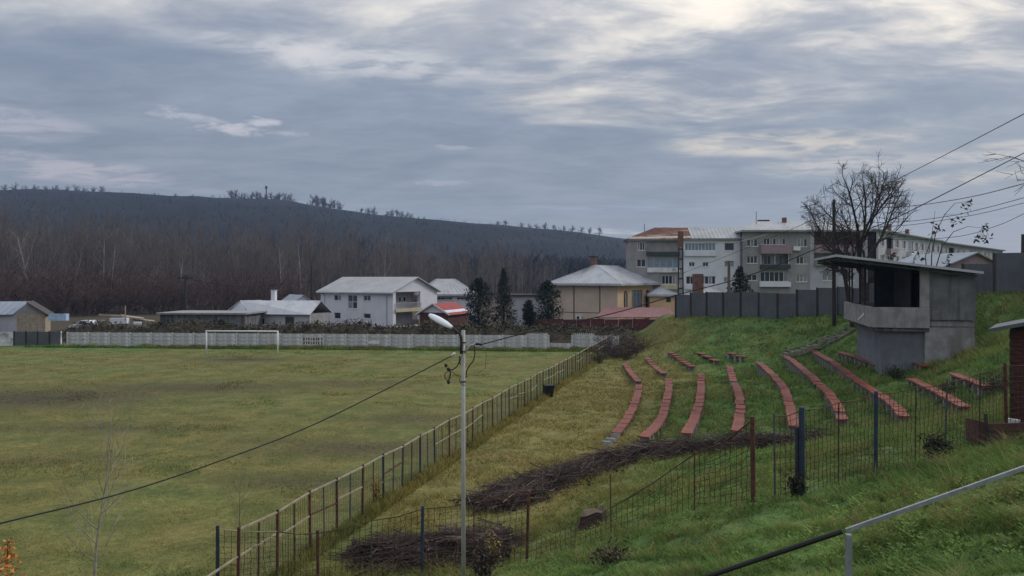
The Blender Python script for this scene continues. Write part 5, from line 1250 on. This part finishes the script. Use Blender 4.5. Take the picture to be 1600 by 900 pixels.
m2 = MB(); m2.v = [v.copy()+Vector((0, 0, .004)) for v in m.v[3*n_:]]; m2.f = [tuple(range(n_))]; m2.build('cut_face', M_stump, t)
# ------------------------------------------------------------------ brush piles
def brush(name, label, line, n, h, wd, lmin, lmax, seed, mt):
    rg = random.Random(seed); m = MB(); segl = []
    for i in range(n):
        u = rg.random()*(len(line)-1); k = min(int(u), len(line)-2); f_ = u-k; c_ = Vector(line[k]).lerp(Vector(line[k+1]), f_); d0 = (Vector(line[k+1])-Vector(line[k])); d0.z = 0; d0.normalize()
        off = rg.gauss(0, wd*.45); x = c_.x-d0.y*off; y = c_.y+d0.x*off; off *= min(1., .35+u/.9, .35+(len(line)-1-u)/.9); x = c_.x-d0.y*off; y = c_.y+d0.x*off; top_ = h*min(1., .2+u/.8, .2+(len(line)-1-u)/.8)*math.exp(-(off/wd)**2)*(.6+.8*abs(math.sin(u*2.7+seed))); z = g1(x, y)+rg.random()**.7*top_
        a = math.atan2(d0.y, d0.x)+rg.gauss(0, .75); L_ = rg.uniform(lmin, lmax); dd = Vector((math.cos(a), math.sin(a), rg.gauss(0, .16))); p0 = Vector((x, y, z))-dd*L_/2; bend = Vector((rg.gauss(0, .12), rg.gauss(0, .12), rg.gauss(0, .10)))*L_
        r_ = rg.choice((.005, .006, .008, .01, .012, .02, .03)); m.tube([p0, p0+dd*L_*.35+bend*.6, p0+dd*L_*.7+bend, p0+dd*L_], [r_, r_*.85, r_*.6, r_*.3], 3, False)
        for _ in range(3):
            q0 = p0+dd*L_*rg.uniform(.3, .9)+bend*.7; e = Vector((dd.x+rg.gauss(0, .5), dd.y+rg.gauss(0, .5), rg.gauss(.15, .35))); m.tube([q0, q0+e*L_*.22], [r_*.5, r_*.2], 3, False)
    for i in range(n*(3 if 'heap' in name else 1)):
        u = rg.random()*(len(line)-1); k = min(int(u), len(line)-2); c_ = Vector(line[k]).lerp(Vector(line[k+1]), u-k); d0 = (Vector(line[k+1])-Vector(line[k])); d0.z = 0; d0.normalize()
        off = rg.gauss(0, wd*.55); x = c_.x-d0.y*off; y = c_.y+d0.x*off; z = g1(x, y)+rg.random()*h*.8*math.exp(-(off/wd)**2)
        p = Vector((x, y, z)); e = Vector((rg.gauss(0, 1), rg.gauss(0, 1), rg.gauss(.2, .7)))*.09; f_ = Vector((rg.gauss(0, 1), rg.gauss(0, 1), rg.gauss(0, .5)))*.035; m.tri(p-f_, p+f_, p+e)
    return tag(m.build(name, mt), label, 'brush pile', kind='stuff')
LN = [atz(765, 788, .25), atz(795, 772, .3), atz(835, 752, .4), atz(880, 735, .45), atz(960, 708, .6), atz(1050, 694, .95), atz(1160, 690, 1.35), atz(1285, 682, 1.75)]
brush('brush_heap', 'long dark heap of cut branches at the lower ends of the benches', LN, 2500, .30, 1.25, .4, 2.2, 1, M_brush)
brush('brush_sticks', 'weathered grey sticks lying on the long brush heap', LN, 260, .36, 1.35, .6, 2.2, 2, M_brushl)
LN2 = [at(545, 900, 21.3), at(650, 872, 21.6), at(720, 850, 21.9), at(800, 850, 21.9)]
brush('brush_heap', 'dark brush heap behind the street lamp pole and slope fence', LN2, 1400, .36, 1.15, .3, 1.5, 3, M_brush)
brush('brush_sticks', 'tangled pale twigs on the heap beside the street lamp', [LN2[1], LN2[2], LN2[3]], 140, .65, .9, .4, 1.2, 6, M_brushl)
LN3 = [at(955, 560, 74), at(985, 545, 76), at(1005, 530, 77)]
brush('brush_heap', 'dark tangle of branches in the far corner of the stand', LN3, 260, 1.3, 2.0, 1.2, 3.2, 7, M_brush)

# ------------------------------------------------------------------ shrubs and weeds
def shrub(name, label, x, y, h, r_, n, mt, group=None, twigs=10, size=.12, stemm=None):
    z = g1(x, y); t = thing(name, label, 'shrub', (x, y, z), group); m = MB(); ml = MB()
    for _ in range(twigs):
        a = random.uniform(0, 6.283); tip = Vector((x+math.cos(a)*r_*random.random(), y+math.sin(a)*r_*random.random(), z+h*random.uniform(.6, 1.05))); md = Vector((x, y, z)).lerp(tip, .5)+Vector((random.gauss(0, .1), random.gauss(0, .1), 0))*r_
        m.tube([(x+random.gauss(0, .08), y+random.gauss(0, .08), z-.1), md, tip], [.018, .012, .005], 3, False)
        for _ in range(max(1, n//twigs)): leafy(ml, Vector((x, y, z)).lerp(tip, random.uniform(.25, 1)), 1, r_*.22, size*random.uniform(.6, 1.2))
    m.build('stem', stemm or M_bark, t)
    if n: ml.build('foliage', mt, t)
random.seed(77)
for px, Y, h, r_, n, mt, lb in ((1466, 18.7, .62, .42, 260, M_shrub, 'low dark bush at the foot of the mesh fence'), (1246, 17.3, .55, .25, 120, M_shrub, 'small dark bush at the foot of the thick blue post'), (757, 18.6, .85, .5, 160, M_leaf, 'brown weedy shrub just right of the street lamp pole'), (770, 20.6, .8, .35, 40, M_ylleaf, 'twiggy shrub with a few yellow leaves by the brush heap'), (960, 14.2, .26, .5, 90, M_weed, 'dark weed clump in the grass at the bottom edge'), (588, 26.4, .85, .22, 70, M_ylleaf, 'brown plant with yellow leaves at the touchline fence'), (1560, 33.5, .5, .8, 220, M_leaf, 'dry brown weeds behind the shortest bench'), (1400, 43.2, .55, .7, 200, M_shrub, 'dark debris and weeds at the plinth corner'), (1480, 36.3, .4, .5, 120, M_leaf, 'tuft of weeds growing through the short bench row')):
    shrub('shrub', lb, WX(px, Y), Y, h, r_, n*4, mt, None, 16, .055)
for px, Y, h, r_, lb in ((945, 80, 2.3, 1.6, 'dark shrub where wall meets the touchline fence'), (962, 76, 2.2, 1.7, 'dark shrub left in the far corner thicket'), (978, 72, 1.7, 1.5, 'low dark shrub at the front of the corner thicket'), (990, 78, 2.0, 1.8, 'dark shrub right in the far corner thicket'), (935, 70, 1.2, 1.0, 'small shrub leaning on the far touchline fence')):
    shrub('corner_shrub', lb, WX(px, Y), Y, h*.85, r_*1.1, 300, M_weed, 'far corner thicket', 44, .10, M_twig)
# orange leaved shrub at left edge, saplings
Y = 15.2; x = WX(10, Y); z = g1(x, Y); t = thing('orange_shrub', 'young shrub with bright orange leaves at the left edge', 'shrub', (x, Y, z)); m, ml = MB(), MB()
zt = WZ(845, Y); m.tube([(x, Y, z-.1), (x-.03, Y, (z+zt)/2), (x+.03, Y, zt)], [.03, .02, .008], 5)
for i in range(170): u = random.random(); leafy(ml, (x+.03, Y, zt-.85*u), 1, .05+.09*u, .05)
m.build('stem', M_bark, t); ml.build('foliage', M_orleaf, t)
SAP = dict(seg=(8, 5, 3), wob=(.03, .06, .1), up=(.02, .10, .08), tap=(.15, .2, .3), n=(6, 4, 3), kids=((24, 28), (5, 7)), start=(.12, .2), ang=((28, 52), (22, 45)), len=((.34, .52), (.3, .5)), rr=(.45, .55), rmin=.0065, cone=1)
random.seed(3)
x, Y = WX(147, 19.4), 19.4; z = g1(x, Y); t = thing('sapling', 'tall thin bare sapling on the pitch side at left', 'tree', (x, Y, z)); m1, m2 = MB(), MB()
grow([m1, m2], (x, Y, z-.1), (.02, 0, 1), 4.35, .042, 0, SAP); m1.build('trunk', M_barkl, t, True); m2.build('crown', M_barkl, t)
x, Y = WX(374, 23), 23.; z = g1(x, Y); t = thing('sapling', 'small bare sapling behind the corner of the fence', 'tree', (x, Y, z)); m1, m2 = MB(), MB()
SAP2 = dict(SAP); SAP2['kids'] = ((9, 11), (2, 3)); grow([m1, m2], (x, Y, z-.1), (0, 0, 1), 1.95, .018, 0, SAP2); m1.build('trunk', M_barkg, t); m2.build('crown', M_barkg, t)
# ------------------------------------------------------------------ junk heap behind the wall at left
random.seed(19)
def junk(name, label, cat, px, py, Y, sz, ang, mt, tilt=0.):
    p = at(px, py, Y); o = MB().box(Fr((0, 0, 0), 0), -sz[0]/2, sz[0]/2, -sz[1]/2, sz[1]/2, 0, sz[2]); 
    ob = o.build(name, mt, loc=(0, 0, 0)); ob.location = p; ob.rotation_euler = (random.gauss(0, .05), tilt, ang); return tag(ob, label, cat)
junk('tarpaulin', 'pale blue tarpaulin bundle at the left of the junk heap', 'tarpaulin', 92, 501, 99, (2.0, 1.2, .9), .2, M_tarp)
for i, (px, py, L_, tl, lb) in enumerate(((175, 494, 3.0, .05, 'top pale plank of the timber stack'), (185, 499, 3.6, -.04, 'long middle plank of the timber stack'), (205, 497, 3.2, .12, 'plank tilted to the right on the timber stack'), (170, 503, 2.6, 0., 'low plank at the bottom of the timber stack'), (225, 502, 2.6, .1, 'short plank at the right end of the timber stack'))):
    junk('plank', lb, 'plank', px, py, 98.5+i*.3, (L_, .7, .22), random.uniform(-.3, .3), M_wood, tl)
junk('crate', 'white crate in front of the timber stack', 'crate', 187, 506, 98, (2.1, 1.0, .75), .1, M_white)
junk('crate', 'small pale crate right of the white one', 'crate', 215, 507, 97.6, (.9, .7, .3), .4, M_white)
junk('sheet', 'pale flat sheet left on the junk heap', 'sheet', 143, 505, 98, (1.2, .8, .12), .3, M_white, .15)
# small white car behind the wall
Y = 100; fr = Fr((WX(107, Y), Y, WZ(518, Y)), R(5)); t = thing('parked_car', 'white car half hidden behind the wall beside the junk', 'car', fr(0, 0, 0))
prof = [(0, .3), (0, .75), (.15, .85), (.9, .9), (1.35, 1.4), (2.6, 1.42), (3.1, .95), (3.7, .88), (3.75, .3)]
MB().prism([fr(a, 0, c_) for a, c_ in prof], fr.f*1.6).build('body', M_car, t)
MB().prism([fr(a, -.01, c_) for a, c_ in ((1.1, .95), (1.45, 1.33), (2.5, 1.35), (2.85, .95))], fr.f*1.62).build('side_window', M_glass, t)
for a in (.75, 3.0): MB().tube([fr(a, -.05, .3), fr(a, .15, .3)], .3, 12).build('wheel', M_black, t)
junk('fence_stick', 'upright pale stick standing in the junk heap', 'stick', 196, 500, 97.5, (.1, .1, 1.8), 0, M_wood)

# ------------------------------------------------------------------ grass (uncountable)
def blades(name, label, n, region, hfun, wfun, seed, dens_pow=1.5, tri=False, lean=.6, zoff=-.02, keep=None, clump=.9, cstr=1.):
    rg = np.random.RandomState(seed); x0, x1, y0, y1 = region; X = []; Yv = []; got = 0
    while got < n:
        # density ~ 1/Y^p, restricted to the field of view (+margin)
        u = rg.rand(n); p = 1-dens_pow+1   # area grows with Y inside the wedge
        y = (y0**p+(y1**p-y0**p)*u)**(1/p) if abs(p) > 1e-6 else y0*(y1/y0)**u
        x = (rg.rand(n)*2-1)*.78*y; ok = (x > x0) & (x < x1)
        if keep is not None: ok &= keep(x, y)
        X.append(x[ok]); Yv.append(y[ok]); got += ok.sum()
        if ok.sum() == 0: break
    x = np.concatenate(X)[:n]; y = np.concatenate(Yv)[:n]; n = len(x)
    cl = fbm(x, y, clump, 1, 3)*cstr; z = gz(x, y)+zoff
    h = hfun(x, y)*(.55+.9*rg.rand(n))*np.clip(1+1.1*cl, .22, 2.2); wd = wfun(x, y)*(.7+.6*rg.rand(n))
    a = rg.rand(n)*6.283; la = 2.6+1.2*fbm(x, y, .5, 3, 2)*3+rg.randn(n)*2.0; ln = lean*h*(.3+rg.rand(n))
    dx_ = np.cos(a)*wd/2; dy_ = np.sin(a)*wd/2; B = np.stack([x, y, z], -1); S = np.stack([dx_, dy_, 0*dx_], -1); T = np.stack([np.cos(la)*ln, np.sin(la)*ln, h], -1)
    tone = np.clip(rg.rand(n)*.75+.1+.12*rg.rand(n)+cl*.45, 0, 1)
    dr, lu, di = grass_attrs(x, y)
    if tri: V = np.stack([B-S, B+S, B+T], 1); k = 3; rep = 3
    else:
        Mm = B+T*np.array([.35, .35, .62]); V = np.stack([B-S, B+S, Mm+S*.7, B-S, Mm+S*.7, Mm-S*.7, Mm-S*.7, Mm+S*.7, B+T], 1); rep = 9
    V = V.reshape(-1, 3); at_ = {k_: np.repeat(v_, rep) for k_, v_ in (('tone', tone), ('dry', dr), ('lush', lu), ('dirt', di))}
    o = np_mesh(name, V, 3, M_blade, at_); return tag(o, label, 'grass', kind='stuff')
def not_field(x, y): s, d = fsd(x, y); return (d > .2) | ((y < 18.5) & (x > -7))
blades('slope_grass', 'long matted green grass on the near slope', 250000, (-7, 22, 4.5, 24), lambda x, y: .085+.09*sst(fbm(x, y, .35, 2, 2), 0, .5), lambda x, y: .008+.0007*y, 1, 1.7, False, 1.5, keep=not_field, clump=1.9, cstr=2.0)
blades('bank_grass', 'rough grass tufts over the stand and far bank', 190000, (-4, 45, 22, 84), lambda x, y: .10+.10*sst(fsd(x, y)[1], 6, 20), lambda x, y: .010+.0011*y, 2, 1.4, True, 1.1, keep=lambda x, y: (fsd(x, y)[1] > .2), clump=1.1, cstr=1.9)
blades('pitch_grass', 'short worn grass on the football pitch', 170000, (-70, 8, 18, 84), lambda x, y: .045+.0*x+.05*(rand_patch(x, y)), lambda x, y: .010+.0009*y, 3, 1.5, True, .9, keep=lambda x, y: (fsd(x, y)[1] < .2) & (y < wall_y(x)-.1)) if False else None
def rand_patch(x, y): return sst(fbm(x, y, .25, 4, 3), .05, .5)
blades('pitch_grass', 'short worn grass on the football pitch', 170000, (-70, 8, 18, 84), lambda x, y: .04+.05*rand_patch(x, y), lambda x, y: .010+.0009*y, 3, 1.5, True, .9, keep=lambda x, y: (fsd(x, y)[1] < .2) & (y < wall_y(x)-.1))
blades('wall_foot_weeds', 'taller dark grass along the foot of the concrete wall', 26000, (-62, 12, 78, 86), lambda x, y: .28+0*x, lambda x, y: .10+0*x, 4, 1.2, True, .6, keep=lambda x, y: (np.abs(y-wall_y(x)+.8) < 1.0))
blades('fence_foot_weeds', 'pale tufts of grass along the foot of the touchline fence', 14000, (-9, 12, 17, 82), lambda x, y: .24+0*x, lambda x, y: .012+.0012*y, 6, 1.3, True, .8, keep=lambda x, y: (np.abs(fsd(x, y)[1]-.15) < .3))
rgw = np.random.RandomState(12); VV = []; AT = []
cx = []; 
for px, py, n_, sp_ in [(1330, 870, 14, .35), (1390, 850, 20, .45), (1440, 830, 22, .4), (1500, 800, 14, .5), (1560, 790, 14, .5), (1360, 790, 14, .35), (1280, 815, 10, .4), (1540, 850, 16, .4), (1450, 880, 18, .4), (1200, 850, 10, .4), (1060, 830, 12, .5), (1010, 790, 14, .5), (1420, 770, 10, .5), (1130, 800, 10, .5), (900, 840, 12, .5), (870, 880, 14, .5), (1580, 880, 12, .35), (1250, 740, 14, .7), (1350, 700, 14, .9), (1440, 690, 12, .9), (1150, 760, 14, .7), (1050, 760, 14, .7)]:
    c_ = atg(px, py)
    for _ in range(n_): cx.append((c_.x+rgw.randn()*sp_, c_.y+rgw.randn()*sp_*1.6))
cx = np.array(cx); zc = gz(cx[:, 0], cx[:, 1])
for (x, y), z in zip(cx, zc):
    k = rgw.randint(18, 40); a = rgw.rand(k)*6.283; L_ = rgw.uniform(.03, .075, k); ri = rgw.uniform(.02, .16, k); up_ = rgw.uniform(.3, 1.1, k)
    o = np.stack([x+np.cos(a)*ri*.8, y+np.sin(a)*ri*.8, z+rgw.uniform(.02, .20, k)], -1); d_ = np.stack([np.cos(a), np.sin(a), up_*.6], -1)*L_[:, None]; sd_ = np.stack([-np.sin(a), np.cos(a), 0*a], -1)*(L_*.33)[:, None]
    VV.append(np.stack([o, o+d_*.5+sd_, o+d_, o+d_*.5-sd_], 1).reshape(-1, 3)); AT.append(np.repeat(np.full(k, rgw.rand()*.5+.25), 4))
VV = np.concatenate(VV); ones = np.ones(len(VV))
tag(np_mesh('broadleaf_weeds', VV, 4, M_blade, {'tone': np.concatenate(AT), 'dry': ones*0, 'lush': ones, 'dirt': ones*0}), 'dark broad leaved weeds growing through the slope grass', 'weeds', kind='stuff')
# weeds on the mound behind the wall
mw = MB(); random.seed(6)
for i in range(2600):
    x = random.uniform(-57, 14); y = wall_y(x)+random.gauss(4.9, 1.9); y = max(y, wall_y(x)+.5); z = g1(x, y)
    hgt = random.uniform(.2, .75)
    for _ in range(5):
        c_ = Vector((x+random.gauss(0, .3), y+random.gauss(0, .3), z+random.random()*hgt)); a = Vector((random.gauss(0, 1), random.gauss(0, 1), random.gauss(.6, .6)))*.2; s_ = Vector((random.gauss(0, 1), random.gauss(0, 1), random.gauss(0, .3)))*.09; mw.tri(c_-s_, c_+s_, c_+a)
M_weed = mat('mound_weeds', (.055, .056, .030), .9, .45, .35, col2=(.075, .06, .04), mixs=(.45, .65))
tag(mw.build('mound_weeds', M_weed), 'dark weeds over the earth mound behind the wall', 'weeds', kind='stuff')

# ------------------------------------------------------------------ air
hz = MB().box(F0, -1450, 1750, -60, 1700, -3, 150).build('haze', None)
mh = bpy.data.materials.new('haze'); mh.use_nodes = True; n = mh.node_tree; n.nodes.clear(); pv = n.nodes.new('ShaderNodeVolumePrincipled'); mo = n.nodes.new('ShaderNodeOutputMaterial'); n.links.new(pv.outputs[0], mo.inputs['Volume'])
pv.inputs['Color'].default_value = (.42, .62, 1.0, 1); pv.inputs['Density'].default_value = .00019; pv.inputs['Anisotropy'].default_value = .2
hz.data.materials.append(mh); tag(hz, 'thin blue air haze over the whole valley', 'haze', kind='stuff')
